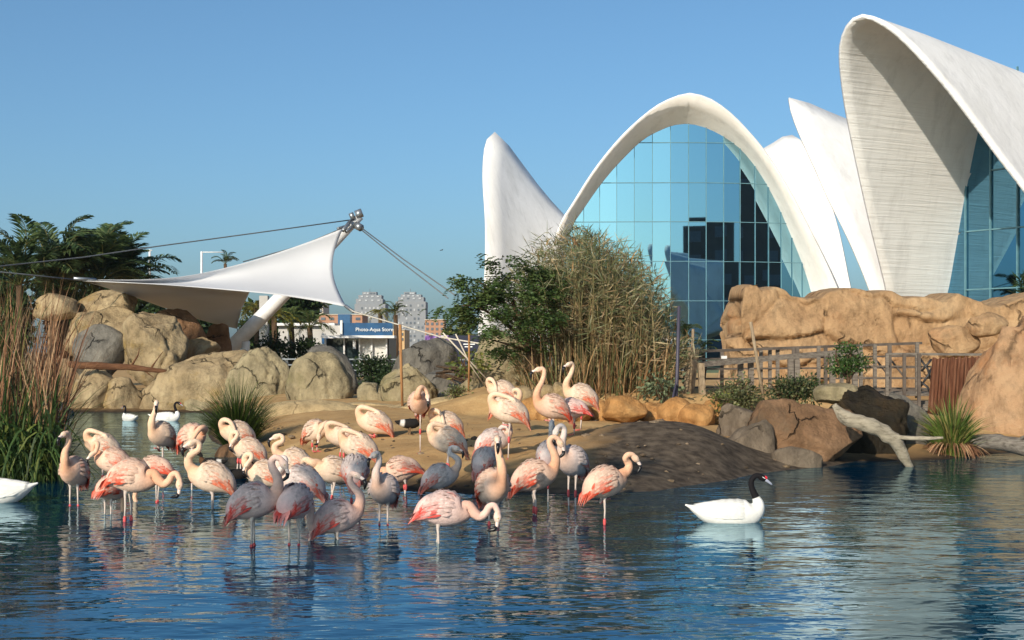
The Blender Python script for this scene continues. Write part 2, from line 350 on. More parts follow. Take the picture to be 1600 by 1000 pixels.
def water_material():
    m, t, b = base_mat('water', .02, .5)
    
    tc = nd(t, 'ShaderNodeTexCoord')
    def wv(scale, stretch, detail, rot=0, dist=0.):
        mp = nd(t, 'ShaderNodeMapping'); mp.inputs['Scale'].default_value = stretch; mp.inputs['Rotation'].default_value = (0, 0, rot)
        t.links.new(tc.outputs['Object'], mp.inputs[0])
        n = nd(t, 'ShaderNodeTexNoise'); n.inputs['Scale'].default_value = scale; n.inputs['Detail'].default_value = detail; n.inputs['Roughness'].default_value = .45
        n.inputs['Distortion'].default_value = dist
        t.links.new(mp.outputs[0], n.inputs['Vector']); return n
    a = wv(1.5, (.8, 1.3, 1), 1.2, .15, .3); c = wv(4.8, (.75, 1.35, 1), 1.0, -.2, .8); e = wv(11., (.8, 1.4, 1), 1., .3)
    s1 = nd(t, 'ShaderNodeMath', operation='MULTIPLY_ADD'); s1.inputs[1].default_value = .30; t.links.new(c.outputs[0], s1.inputs[0]); t.links.new(a.outputs[0], s1.inputs[2])
    s2 = nd(t, 'ShaderNodeMath', operation='MULTIPLY_ADD'); s2.inputs[1].default_value = .09; t.links.new(e.outputs[0], s2.inputs[0]); t.links.new(s1.outputs[0], s2.inputs[2])
    bp = nd(t, 'ShaderNodeBump'); bp.inputs['Strength'].default_value = 1.0; bp.inputs['Distance'].default_value = .024
    pt = wv(.22, (1, 1.6, 1), 2., .4); pm = nd(t, 'ShaderNodeMapRange'); pm.inputs[1].default_value = .35; pm.inputs[2].default_value = .65; pm.inputs[3].default_value = .45; pm.inputs[4].default_value = 1.25
    t.links.new(pt.outputs[0], pm.inputs[0]); t.links.new(pm.outputs[0], bp.inputs['Strength'])
    df = nd(t, 'ShaderNodeBsdfDiffuse'); df.inputs[0].default_value = (.0,.024,.058, 1); gl = nd(t, 'ShaderNodeBsdfGlossy'); gl.inputs['Color'].default_value = (.66,.90,1, 1); gl.inputs['Roughness'].default_value = .015
    fr = nd(t, 'ShaderNodeFresnel'); fr.inputs[0].default_value = 1.6; mxs = nd(t, 'ShaderNodeMixShader')
    t.links.new(bp.outputs[0], gl.inputs['Normal']); t.links.new(bp.outputs[0], fr.inputs['Normal']); t.links.new(fr.outputs[0], mxs.inputs[0]); t.links.new(df.outputs[0], mxs.inputs[1]); t.links.new(gl.outputs[0], mxs.inputs[2])
    t.links.new(mxs.outputs[0], t.nodes['Material Output'].inputs[0]); t.nodes.remove(b)
    t.links.new(s2.outputs[0], bp.inputs['Height'])
    return m
M['water'] = water_material()
# ------------------------------------------------------------------ white shell pavilions
def shell_material(name, ridges):
    m, t, b = base_mat(name, .75, .25)
    tc = nd(t, 'ShaderNodeTexCoord')
    n = nd(t, 'ShaderNodeTexNoise'); n.inputs['Scale'].default_value = .35; n.inputs['Detail'].default_value = 9; n.inputs['Roughness'].default_value = .65
    t.links.new(tc.outputs['Object'], n.inputs['Vector'])
    hi = (.83,.82,.81) if not ridges else (.77,.775,.775); lo = (.72,.71,.69) if not ridges else (.68,.685,.685)
    r = ramp(t, [(.32, lo), (.62, hi)]); t.links.new(n.outputs[0], r.inputs[0])
    mq = nd(t, 'ShaderNodeMapping'); mq.inputs['Scale'].default_value = (1.6, 1.6, .12); t.links.new(tc.outputs['Object'], mq.inputs[0])
    nq = nd(t, 'ShaderNodeTexNoise'); nq.inputs['Scale'].default_value = 1.; nq.inputs['Detail'].default_value = 8; nq.inputs['Roughness'].default_value = .7; t.links.new(mq.outputs[0], nq.inputs['Vector'])
    mr = nd(t, 'ShaderNodeMapRange'); mr.inputs[1].default_value = .33; mr.inputs[2].default_value = .5; mr.inputs[3].default_value = .86; t.links.new(nq.outputs[0], mr.inputs[0])
    sq = nd(t, 'ShaderNodeVectorMath', operation='SCALE'); t.links.new(r.outputs[0], sq.inputs[0]); t.links.new(mr.outputs[0], sq.inputs['Scale']); t.links.new(sq.outputs[0], b.inputs['Base Color'])
    mp = nd(t, 'ShaderNodeMapping'); mp.inputs['Scale'].default_value = (.3, .3, 9) if ridges else (1, 1, 1)
    t.links.new(tc.outputs['Object'], mp.inputs[0])
    n2 = nd(t, 'ShaderNodeTexNoise'); n2.inputs['Scale'].default_value = 1.0 if ridges else 2.5; n2.inputs['Detail'].default_value = 6; n2.inputs['Distortion'].default_value = .6
    t.links.new(mp.outputs[0], n2.inputs['Vector'])
    bp = nd(t, 'ShaderNodeBump'); bp.inputs['Strength'].default_value = .34 if ridges else .18; bp.inputs['Distance'].default_value = .12
    t.links.new(n2.outputs[0], bp.inputs['Height']); t.links.new(bp.outputs[0], b.inputs['Normal'])
    return m
M['shell'] = shell_material('shell_concrete', False); M['shell_in'] = shell_material('shell_concrete_ridged', True)
def glass_material(name, tint, dark):
    m, t, b = base_mat(name, .015, .5)
    b.inputs['Metallic'].default_value = 1.0
    b.inputs['Base Color'].default_value = (*tint, 1)
    return m
M['glass'] = glass_material('coated_glass', (.27,.49,.59), 0)
M['mullion'] = plain('mullion', (.10,.22,.27), .4)

def sheet(name, S, mat, parent, thick=.16, inner=None):
    """a thick curved sheet from a grid of points S[u][v]"""
    S = np.array(S); nu, nv = S.shape[:2]
    m_ = MB(); m_.add(S.reshape(-1, 3), grid_faces(nu, nv))
    o = m_.build(name, mat, parent, smooth=True)
    md = o.modifiers.new('thickness', 'SOLIDIFY'); md.thickness = thick; md.offset = 0
    if inner: o.data.materials.append(inner)
    return o
def smooth_poly(pts, n):
    """resample a polyline of rows evenly (smoothed) into n rows"""
    P = crom(pts, 8); d = np.concatenate([[0], np.cumsum(np.linalg.norm(np.diff(P[:, :2], axis=0), axis=1))])
    t = np.linspace(0, d[-1], n); return np.stack([np.interp(t, d, P[:, k]) for k in range(P.shape[1])], 1)
def on_plane(px, py, p0, nrm):
    d = np.array([(px-800)/F, 1.0, (HOR-py)/F]); o = np.array([0, 0, HC])
    t = np.dot(np.array(p0)-o, nrm)/np.dot(d, nrm); return o+d*t

GP = .3                                       # plaza level
pav = empty('shell_pavilion', (8.3, 76, GP), 0, 'white thin-shell pavilion with a tall arched wall of blue-green glass', 'building')
P0 = np.array([8.3, 76, GP])
def gY(X):                                    # plan of the bowed glass wall
    xs = np.array([-4, 4.3, 8.2, 12.9, 20.]); sl = np.array([-.07, -.06, -.01, .30, .45])
    X = np.asarray(X, float); t = np.linspace(-4, 20, 481); s = np.interp(t, xs, sl)
    y = np.concatenate([[0], np.cumsum((s[1:]+s[:-1])/2*np.diff(t))]); y -= np.interp(8.2, t, y)
    return 70.3+np.interp(X, t, y)
lip_px = [(826,575),(850,440),(873,357),(896,317),(930,264),(968,217),(1006,181),(1036,160),(1070,147),(1090,148),(1112,156),(1139,175),(1166,202),(1196,238),(1228,288),(1266,360),(1310,454),(1352,575)]
inn_px = [(862,575),(878,420),(893,355),(912,324),(937,288),(964,256),(998,222),(1021,207),(1047,196),(1066,192),(1085,193),(1108,200),(1131,212),(1157,231),(1180,258),(1204,296),(1228,346),(1257,418),(1272,470),(1296,575)]
NU = 61
lp = smooth_poly(lip_px, NU); ip = smooth_poly(inn_px, NU)
nrm = np.array([0, 1, .16]); lip = np.array([on_plane(x, y, (0, 70.7, GP), nrm) for x, y in lp])
def glass_hit(px, py):
    D = 70.
    for _ in range(12): D = float(gY((px-800)/F*D))
    return np.array(at(px, py, D))
inn = np.array([glass_hit(x, y) for x, y in ip])
rows = [lip, lip*.5+inn*.5+np.array([0, 0, .05])*np.sin(np.linspace(0, math.pi, NU))[:, None], inn]
apex = inn[:, 2].max()
for d in (.25, .5, .75, 1.0):                 # behind the glass the vault narrows and sinks towards the centre
    q = inn.copy(); cx = 8.3
    q[:, 0] = cx+(inn[:, 0]-cx)*(1-d*.8); q[:, 1] = inn[:, 1]+(82-inn[:, 1])*d
    V = 5.*d**1.5; q[:, 2] = V+(inn[:, 2]/apex)*((apex*(1-d)+7.5*d)-V); rows.append(q)
sheet('shell_lobe', np.array(rows)-P0, M['shell'], pav, .09)

# the glazing: panes, each its own piece, clipped to the arch
arch_x = inn[:, 0]; arch_z = inn[:, 2]
def archZ(x): return float(np.interp(x, arch_x, arch_z, left=0, right=0))
colpx = [862,888,912,937,963.6,991,1019.4,1047.5,1076,1103.4,1130.7,1156.5,1180,1201,1220.7,1238,1254,1268,1282,1296]
colX = [float(glass_hit(p, 400)[0]) for p in colpx]
rowZ = [GP+.05, 2.35, 4.28, 6.23, 8.19, 10.12, 12.1, 14.2]
for i in range(len(colX)-1):
    x0, x1 = colX[i], colX[i+1]; y0, y1 = float(gY(x0)), float(gY(x1))
    for j in range(len(rowZ)-1):
        z0, z1 = rowZ[j], rowZ[j+1]
        k = 6; xs = np.linspace(x0, x1, k); top = np.minimum(z1, [archZ(x)+.1 for x in xs])
        if top.max() <= z0+.05: continue
        top = np.maximum(top, z0+.01)
        if j == 0: ct = random.gauss(0, .014)
        tl = ct+random.gauss(0, .0025); tz = random.gauss(0, .002)
        V = []
        for x, z in zip(xs, top):
            f = (x-x0)/(x1-x0); y = y0+(y1-y0)*f
            V.append((x, y+tl*(f-.5)*(x1-x0), z0)); V.append((x, y+tl*(f-.5)*(x1-x0)+tz*(z-z0), z))
        m_ = MB(); m_.add(np.array(V)-P0, np.array([(2*a, 2*a+2, 2*a+3, 2*a+1) for a in range(k-1)]))
        o = m_.build('glass_pane', M['glass'], pav)
for i, x in enumerate(colX[1:-1]):
    z1 = archZ(x)
    if z1 < .8: continue
    m_ = MB(); m_.box(np.array((x, float(gY(x))-.03, (GP+z1)/2))-P0, (.026, .05, z1-GP)); m_.build('mullion', M['mullion'], pav)
for z in rowZ[1:-1]:
    m_ = MB()
    for i in range(len(colX)-1):
        a, b_ = colX[i], colX[i+1]
        if min(archZ(a), archZ(b_)) < z-.1: 
            if max(archZ(a), archZ(b_)) < z: continue
            ts = np.linspace(a, b_, 12); ok = [t for t in ts if archZ(t) > z]
            a, b_ = min(ok), max(ok)
            if b_-a < .05: continue
        m_.bar(np.array((a, float(gY(a))-.03, z))-P0, np.array((b_, float(gY(b_))-.03, z))-P0, .05, .03)
    if m_.n: m_.build('transom', M['mullion'], pav)
# white door frame at the foot of the glass
dx = (1152-800)/F*69.6
for ddx, nm in ((0, 'door'), (-3.1, 'door')):
    dr = MB()
    for sx in (-.5, 0, .5): dr.box(np.array((dx+ddx+sx, gY(dx+ddx)-.25, GP+1.0))-P0, (.09, .1, 2.1))
    dr.box(np.array((dx+ddx, gY(dx+ddx)-.25, GP+2.08))-P0, (1.1, .1, .14)); dr.box(np.array((dx+ddx, gY(dx+ddx)-.25, GP+1.7))-P0, (1.0, .08, .06))
    dr.build(nm, M['white_metal'], pav)

def lobe(lipn, lipf, axis0, axis1, crest, parent, org, nd_=14, vmax=5., narrow=.85, name='shell_lobe', inner=None, power=1.0):
    """lip curve near half + far half (rows x,y,z); sections shrink along the axis from axis0 to axis1, crest = [(d,z)]"""
    L = np.vstack([lipn, lipf]); H = L[:, 2].max(); S = []
    a0 = np.array(axis0); a1 = np.array(axis1)
    for d in np.linspace(0, 1, nd_):
        ax = a0+(a1-a0)*d; sc = 1-narrow*d**power
        q = L.copy(); q[:, :2] = ax+(L[:, :2]-a0)*sc
        cz = np.interp(d, *zip(*crest)); V = vmax*d**1.5
        q[:, 2] = V+(L[:, 2]/H)*(cz-V); S.append(q)
    return sheet(name, np.array(S)-org, M['shell'], parent, .10, inner), np.array(S)
def half_lip(pxs, Dfun, n=26):
    P = smooth_poly(pxs, n); z1 = P[:, 1].min()
    out = []
    for x, y in P: out.append(np.array(at(x, y, Dfun(y))))
    return np.array(out)
# left-hand lobe, seen from outside
def Dl(y0, y1, Dn, Da): return lambda y: Da-(Da-Dn)*math.sqrt(max(0, (y-y1)/(y0-y1)))
near = half_lip([(744,575),(750,500),(758,430),(759,350),(755,280),(757,236),(763,214),(772,207)], Dl(575, 207, 67, 75))
far = near[::-1][1:].copy(); apx = near[-1]
far[:, 1] = 2*apx[1]-far[:, 1]; far[:, 0] = far[:, 0]+(far[:, 1]-apx[1])*.02
lobe(near, far, (apx[0], apx[1]), (9., 80), [(0, apx[2]), (.04, apx[2]-.3), (.1, 12.4), (.18, 11.3), (.28, 10.1), (.40, 8.9), (.6, 7.8), (1, 7.0)], pav, P0, power=.6)
# right-hand lobe
near = half_lip([(1352,575),(1341,500),(1329,449),(1313,370),(1298,317),(1282,275),(1264,238),(1250,218),(1238,212)], Dl(575, 212, 69, 77))
far = near[::-1][1:].copy(); apx = near[-1]
far[:, 0] = far[:, 0]+1.6*(np.abs(far[:, 1]-apx[1])/8); far[:, 1] = 2*apx[1]-far[:, 1]
lobe(near, far, (apx[0], apx[1]), (9., 80), [(0, apx[2]), (.06, apx[2]), (.15, apx[2]-.35), (.3, 12.6), (.5, 10), (1, 7.2)], pav, P0, power=.8)

pav.location = (8.3*1.4, 106.4, -.28); pav.scale = (1.4,)*3       # the glass pavilion is the farther and larger of the two
# --- second pavilion on the right: the big lobe leans out over its mouth
pv2 = empty('shell_pavilion', (24, 57, GP), 0, 'tall white thin-shell pavilion at right with a leaning lobe open over dark blue glass', 'building')
P2 = np.array([24, 57, GP])
al = R(55); av = np.array([math.sin(al), math.cos(al), 0]); lv = np.array([math.cos(al), -math.sin(al), 0])
B0 = np.array([14.9, 56, GP]); kl = .6
uv = np.array([0, 0, 1.])-kl*av; pn = np.cross(lv, uv)
big_px = [(1392,575),(1389,500),(1385,455),(1370,392),(1355,330),(1340,262),(1328,205),(1319,155),(1313,105),(1313,70),(1321,45),(1332,31),(1345,25),(1358,26),(1372,33),(1390,44),(1412,63),(1440,92),(1480,138),(1520,190),(1560,244),(1600,296),(1650,366),(1700,444),(1765,575)]
bp_ = smooth_poly(big_px, 81)
bl = np.array([on_plane(x, y, B0, pn) for x, y in bp_])
zs = (bl[:, 2]-GP); s_ = (bl-B0)@lv; 
RR = 19.; Wm = 5.0; Hap = bl[:, 2].max()
crest = [(0, Hap), (.1, Hap-.25), (.32, 12.0), (.53, 11.3), (.85, 10.5), (1, 10)]
S = []
for d in np.concatenate([np.linspace(0, .5, 26), np.linspace(.55, 1, 8)]):
    sc = 1-.9*d; cz = np.interp(d, *zip(*crest)); V = GP+5.5*d**1.6
    z = V+(zs/zs.max())*(cz-V)
    lean = kl*zs*(1-d)
    S.append(B0+np.outer((s_-Wm)*sc+Wm, lv)+np.outer(d*RR-lean, av)*1.0+np.outer(z-B0[2], [0, 0, 1])); 
S = np.array(S)
ob_ = sheet('shell_lobe', S-P2, M['shell_in'], pv2, .13, M['shell']); ob_.modifiers[0].material_offset = 1; ob_.modifiers[0].material_offset_rim = 0
o = pv2.children[-1] if len(pv2.children) else None
# glass wall of the big lobe: vertical plane across the vault
gA = 1.1
acoord = (S-B0)@av; lco = (S-B0)@lv
jl = []
for u in range(S.shape[1]):
    c = acoord[:, u]; k = np.where((c[:-1] <= gA) & (c[1:] > gA))[0]
    if len(k):
        k = k[0]; f = (gA-c[k])/(c[k+1]-c[k]); jl.append((lco[k, u]*(1-f)+lco[k+1, u]*f, S[k, u, 2]*(1-f)+S[k+1, u, 2]*f))
jl = np.array(sorted(jl)); 
def gz2(s): return float(np.interp(s, jl[:, 0], jl[:, 1], left=0, right=0))
M['glass_blue'] = glass_material('coated_glass_blue', (.12,.30,.44), 0)
sl = np.linspace(jl[0, 0], jl[-1, 0], 9); zr = [GP, 1.9, 4.1, 6.3, 8.5, 10.7, 12.9]
for i in range(8):
    bow = lambda s: gA-.9*(1-((s-5)/5)**2)*.6
    for j in range(len(zr)-1):
        ss = np.linspace(sl[i], sl[i+1], 6); top = np.minimum(zr[j+1], [gz2(s)+.12 for s in ss])
        if top.max() <= zr[j]+.05: continue
        top = np.maximum(top, zr[j]+.01); V = []
        a0, a1 = bow(sl[i]), bow(sl[i+1]); jt = random.gauss(0, .006)
        for s, z in zip(ss, top):
            f = (s-sl[i])/(sl[i+1]-sl[i]); p = B0+lv*s+av*(a0+(a1-a0)*f+jt*f); p = p.copy(); p[2] = zr[j]; V.append(p-P2); q = p.copy(); q[2] = z; V.append(q-P2)
        m_ = MB(); m_.add(np.array(V), np.array([(2*a, 2*a+2, 2*a+3, 2*a+1) for a in range(5)])); m_.build('glass_pane', M['glass_blue'], pv2)
    if 0 < i:
        s = sl[i]; m_ = MB(); p = B0+lv*s+av*(bow(s)-.05); h = gz2(s)
        m_.box((p[0]-P2[0], p[1]-P2[1], h/2), (.05, .08, h), rz=-al); m_.build('mullion', M['mullion'], pv2)
for z in zr[1:-1]:
    m_ = MB()
    for i in range(8):
        if min(gz2(sl[i]), gz2(sl[i+1])) < z: continue
        a = B0+lv*sl[i]+av*(bow(sl[i])-.05); b_ = B0+lv*sl[i+1]+av*(bow(sl[i+1])-.05)
        m_.bar((a[0]-P2[0], a[1]-P2[1], z-GP), (b_[0]-P2[0], b_[1]-P2[1], z-GP), .06, .05)
    if m_.n: m_.build('transom', M['mullion'], pv2)
# the pointed lobe behind it, seen from outside
near = half_lip([(1398,575),(1358,451),(1324,370),(1295,312),(1276,269),(1252,216),(1240,186),(1233,162),(1232,154)], Dl(575, 154, 56, 61))
far = near[::-1][1:].copy(); apx = near[-1]
far[:, 0] = far[:, 0]+4.5*(np.abs(far[:, 1]-apx[1])/5); far[:, 1] = 2*apx[1]-far[:, 1]
lobe(near, far, (apx[0], apx[1]), (24, 64), [(0, apx[2]), (.06, apx[2]-.12), (.2, apx[2]-.75), (.5, 10.8), (1, 9)], pv2, P2, narrow=.7, name='shell_lobe', power=.9)
# ------------------------------------------------------------------ rocks
_ico = {}
def ico(n):
    if n not in _ico:
        bm = bmesh.new(); bmesh.ops.create_icosphere(bm, subdivisions=n, radius=1)
        _ico[n] = (np.array([v.co[:] for v in bm.verts]), np.array([[v.index for v in f.verts] for f in bm.faces])); bm.free()
    return _ico[n]
def rock_shape(seed, cuts=9, rough=.10, sub=5, boxy=.0, lo=.70, cracks=0):
    r = random.Random(seed); V, Fc = ico(sub); P = V.copy()
    if boxy:
        P = np.sign(P)*np.abs(P)**(1-boxy*.5); 
    for _ in range(cuts):
        n = Vector((r.gauss(0, 1), r.gauss(0, 1), r.gauss(0, .8))).normalized(); n = np.array(n); d = r.uniform(lo, .95)
        e = P@n-d; P = P-np.outer(np.maximum(e, 0)*r.uniform(.75, .95), n)
    o = Vector((r.uniform(0, 99), r.uniform(0, 99), r.uniform(0, 99)))
    nz = np.array([mnoise.fractal(Vector(p)*1.7+o, 1.0, 2.1, 5) for p in V])
    P = P*(1+rough*nz[:, None])
    for _ in range(cracks):
        n = np.array(Vector((r.gauss(0, 1), r.gauss(0, .5), r.gauss(0, .35))).normalized()); c = r.uniform(-.45, .5)
        wob = np.array([mnoise.noise(Vector(p)*2.2+o) for p in V])*.12
        e = np.abs(V@n-c+wob); P = P*(1-.085*np.exp(-(e/.03)**2))[:, None]
    return P, Fc
def rock(name, label, box, D, mat, seed, thick=1.0, cat='boulder', group=None, skew=0.0, dome=True, cuts=14, rough=.11, sub=4, boxy=0., tilt=0., cracks=0, lo=.6, sink=.35):
    """a boulder that fills the photo box (x0,y0,x1,y1) at distance D; dome = lower part sunk in the ground"""
    x0, y0, x1, y1 = box
    P, Fc = rock_shape(seed, cuts, rough, sub, boxy, lo, cracks)
    P = P.copy(); mn, mx = P.min(0), P.max(0)
    P[:, 0] = (P[:, 0]-(mn[0]+mx[0])/2)/((mx[0]-mn[0])/2)
    P[:, 2] = (P[:, 2]-mn[2])/(mx[2]-mn[2])
    wd = PX(x1-x0, D)/2; ht = PX(y1-y0, D)
    if dome: ht2 = ht*(1+sink); zb = ht-ht2
    else: ht2 = ht; zb = 0
    P[:, 0] = P[:, 0]*wd+skew*(P[:, 2]-.4)*wd; P[:, 1] *= wd*thick; P[:, 2] = P[:, 2]*ht2+zb
    if tilt:
        c, s = math.cos(tilt), math.sin(tilt); x, z = P[:, 0].copy(), P[:, 2].copy(); P[:, 0] = x*c-z*s; P[:, 2] = x*s+z*c
    b = at((x0+x1)/2, y1, D)
    m_ = MB(); m_.add(P, Fc); o = m_.build(name, M[mat], smooth=True, loc=b)
    return tag(o, label, cat, group)
BL = 'boulders round the far end of the pond'
BIG = dict(sub=5, cracks=3)
rock('boulder', 'topmost ochre boulder of the left pile under the white canopy', (118,452,216,500), 47, 'tan_rock', 3, group=BL, sub=5)
rock('boulder', 'flat tan boulder at the upper left of the pile behind dry reeds', (52,458,126,490), 46, 'tan_rock', 8, group=BL)
rock('boulder', 'pale rounded boulder beneath the topmost one of the left pile', (105,478,230,545), 45.4, 'tan_rock', 12, group=BL, sub=5)
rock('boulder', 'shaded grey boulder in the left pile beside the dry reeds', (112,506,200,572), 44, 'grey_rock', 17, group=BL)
rock('boulder', 'big yellow-stained boulder at the front of the left pile', (183,486,296,575), 44, 'tan_rock', 21, group=BL, **BIG)
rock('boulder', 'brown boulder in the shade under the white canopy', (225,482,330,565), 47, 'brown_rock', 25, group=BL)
rock('boulder', 'small pale boulder under the canopy beside the big mast', (288,526,345,560), 46, 'tan_rock', 28, group=BL)
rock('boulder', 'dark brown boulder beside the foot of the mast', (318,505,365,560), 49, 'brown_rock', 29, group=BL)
rock('boulder', 'long low sloping rock at the far water edge', (205,546,432,648), 43, 'tan_rock', 33, thick=.6, group=BL, skew=.2, **BIG)
rock('boulder', 'low rock beside the reeds at the far left water edge', (95,574,185,644), 42.6, 'tan_rock', 36, thick=.8, group=BL, sub=5, cracks=2)
rock('boulder', 'small squat rock between the two low rocks at the far water edge', (158,588,222,645), 42.3, 'tan_rock', 38, thick=.9, group=BL, cracks=2)
rock('boulder', 'smooth half-round stone low at the water behind the grass tussock', (280,618,345,646), 42, 'olive_rock', 41, group=BL)
rock('boulder', 'furrowed tall rock directly behind the grass tussock', (352,541,462,650), 40.5, 'olive_rock', 44, thick=.7, group=BL, **BIG)
rock('boulder', 'dark shaded boulder behind the peaked pale boulder', (455,538,560,640), 39, 'grey_rock', 47, thick=.7, group=BL)
rock('boulder', 'peaked pale boulder in the middle of the row', (448,549,553,636), 36, 'olive_rock', 52, thick=.8, group=BL, **BIG)
rock('boulder', 'small blocky stone between two pale boulders', (557,597,597,635), 34.5, 'olive_rock', 55, boxy=.6, group=BL)
rock('boulder', 'round pale boulder behind the tall bamboo stake', (588,567,685,640), 34, 'olive_rock', 58, thick=.8, group=BL, **BIG)
rock('boulder', 'dark grey boulder beneath the shop windows', (602,527,715,620), 38.5, 'grey_rock', 61, thick=.8, skew=.25, group=BL, sub=5)
rock('boulder', 'low grey stone at the right foot of the dark grey boulder', (660,575,730,622), 36, 'grey_rock', 64, group=BL)
rock('boulder', 'small olive stone between the thin stake and the leaning rock', (708,590,752,625), 34, 'olive_rock', 66, group=BL)
rock('boulder', 'tall leaning pale rock at the foot of the feathery tree', (734,515,855,612), 33.5, 'olive_rock', 69, thick=.7, skew=.35, group=BL, **BIG)
rock('sandstone_ledge', 'wide smooth sandstone ledge below the boulders', (340,624,600,702), 30, 'sandstone', 75, thick=.4, cat='ledge', cuts=5, rough=.06, sub=5)
rock('sandstone_ledge', 'low pale sandstone ridge in front of the peaked boulder', (462,628,640,655), 31.6, 'sandstone', 77, thick=.3, cat='ledge', cuts=4, rough=.12, sub=5)
rock('sandstone_ledge', 'brown earth hump left of the leaning rock', (590,618,760,660), 30, 'sandstone', 79, thick=.4, cat='ledge', cuts=4, rough=.16, sub=5)
rock('boulder', 'dark wet stone at the water under the grass tussock', (335,690,402,735), 23.9, 'brown_rock', 81)
# orange edging stones
OG = 'orange edging stones below the reed stand'
ol = ['leftmost round orange edging stone behind the pale flamingos', 'small orange stone beside the upright flamingo necks', 'tall orange stone beneath the reed stand', 'broad orange stone right of the tail of the rear flamingo',
      'lowest orange stone in the middle of the edging', 'long orange stone along the top of the edging', 'rounded orange stone left of the dark pole', 'orange stone at the foot of the dark pole', 'orange stone below the leaning timber', 'rightmost orange edging stone beside the pale taupe boulder']
ob = [(798,618,862,658),(836,626,890,662),(868,620,925,660),(900,622,968,662),(938,640,1000,667),(940,617,1012,650),(985,628,1052,668),(1020,619,1090,660),(1058,630,1118,668),(1090,624,1136,662)]
for i, (b, l) in enumerate(zip(ob, ol)): rock('edging_stone', l, b, 25.8-.3*(i % 3), 'orange_rock', 100+i, cat='stone', group=OG, thick=.9, rough=.14, cuts=7)
sl_ = ['flat tan stone just left of the reed base', 'small tan stone under the reed base', 'tan stone between the flamingo heads and reeds', 'little ochre stone behind the upright pink flamingo', 'ochre stone right of the upright pink flamingo']
for i, (b, l) in enumerate(zip([(800,602,835,625),(818,608,850,632),(842,600,870,622),(862,596,890,620),(882,606,908,630)], sl_)):
    rock('field_stone', l, b, 27.6, 'tan_rock', 120+i, cat='stone', group='loose stones at the foot of the reeds', sub=3)
# right-hand rocks
rock('boulder', 'big brown boulder at the water left of the driftwood', (1158,622,1345,728), 22.6, 'brown_rock', 131, thick=.6, **BIG)
rock('boulder', 'pale taupe boulder between the sandy bank and the brown boulder', (1120,630,1220,700), 23.6, 'taupe_rock', 133, thick=.8, sub=5)
rock('boulder', 'low taupe ledge stone at the water edge behind the swan', (1203,697,1285,738), 21.6, 'taupe_rock', 136, thick=.5, boxy=.5)
rock('boulder', 'olive stone wedged between bank and ledge stone', (1130,655,1215,730), 22.2, 'taupe_rock', 139, thick=.7)
rock('boulder', 'dark wet mossy rock behind the driftwood branch', (1275,602,1420,735), 23.6, 'wet_rock', 142, thick=.5, skew=.1, sub=5, cuts=22, lo=.5, rough=.2, cracks=3)
rock('boulder', 'pale stone slab leaning down to the water behind the driftwood', (1345,612,1470,725), 24.4, 'grey_rock', 145, thick=.35, skew=-.5, sub=5)
rock('boulder', 'flat pale stone under the small leafy shrub', (1270,598,1345,625), 24.0, 'olive_rock', 148, thick=.8)
rock('boulder', 'tan stone at the foot of the sword-leaved plant', (1420,680,1530,722), 24.6, 'tan_rock', 151, thick=.6)
rock('boulder', 'huge smooth reddish boulder sloping up at the right edge', (1500,452,1960,745), 27.2, 'red_rock', 154, thick=.45, cuts=9, rough=.08, skew=.3, sub=5, cracks=3)
rock('sandstone_ledge', 'orange rock shelf at the water edge on the far right', (1500,690,1720,716), 25.2, 'red_rock', 157, thick=.5, cat='ledge')

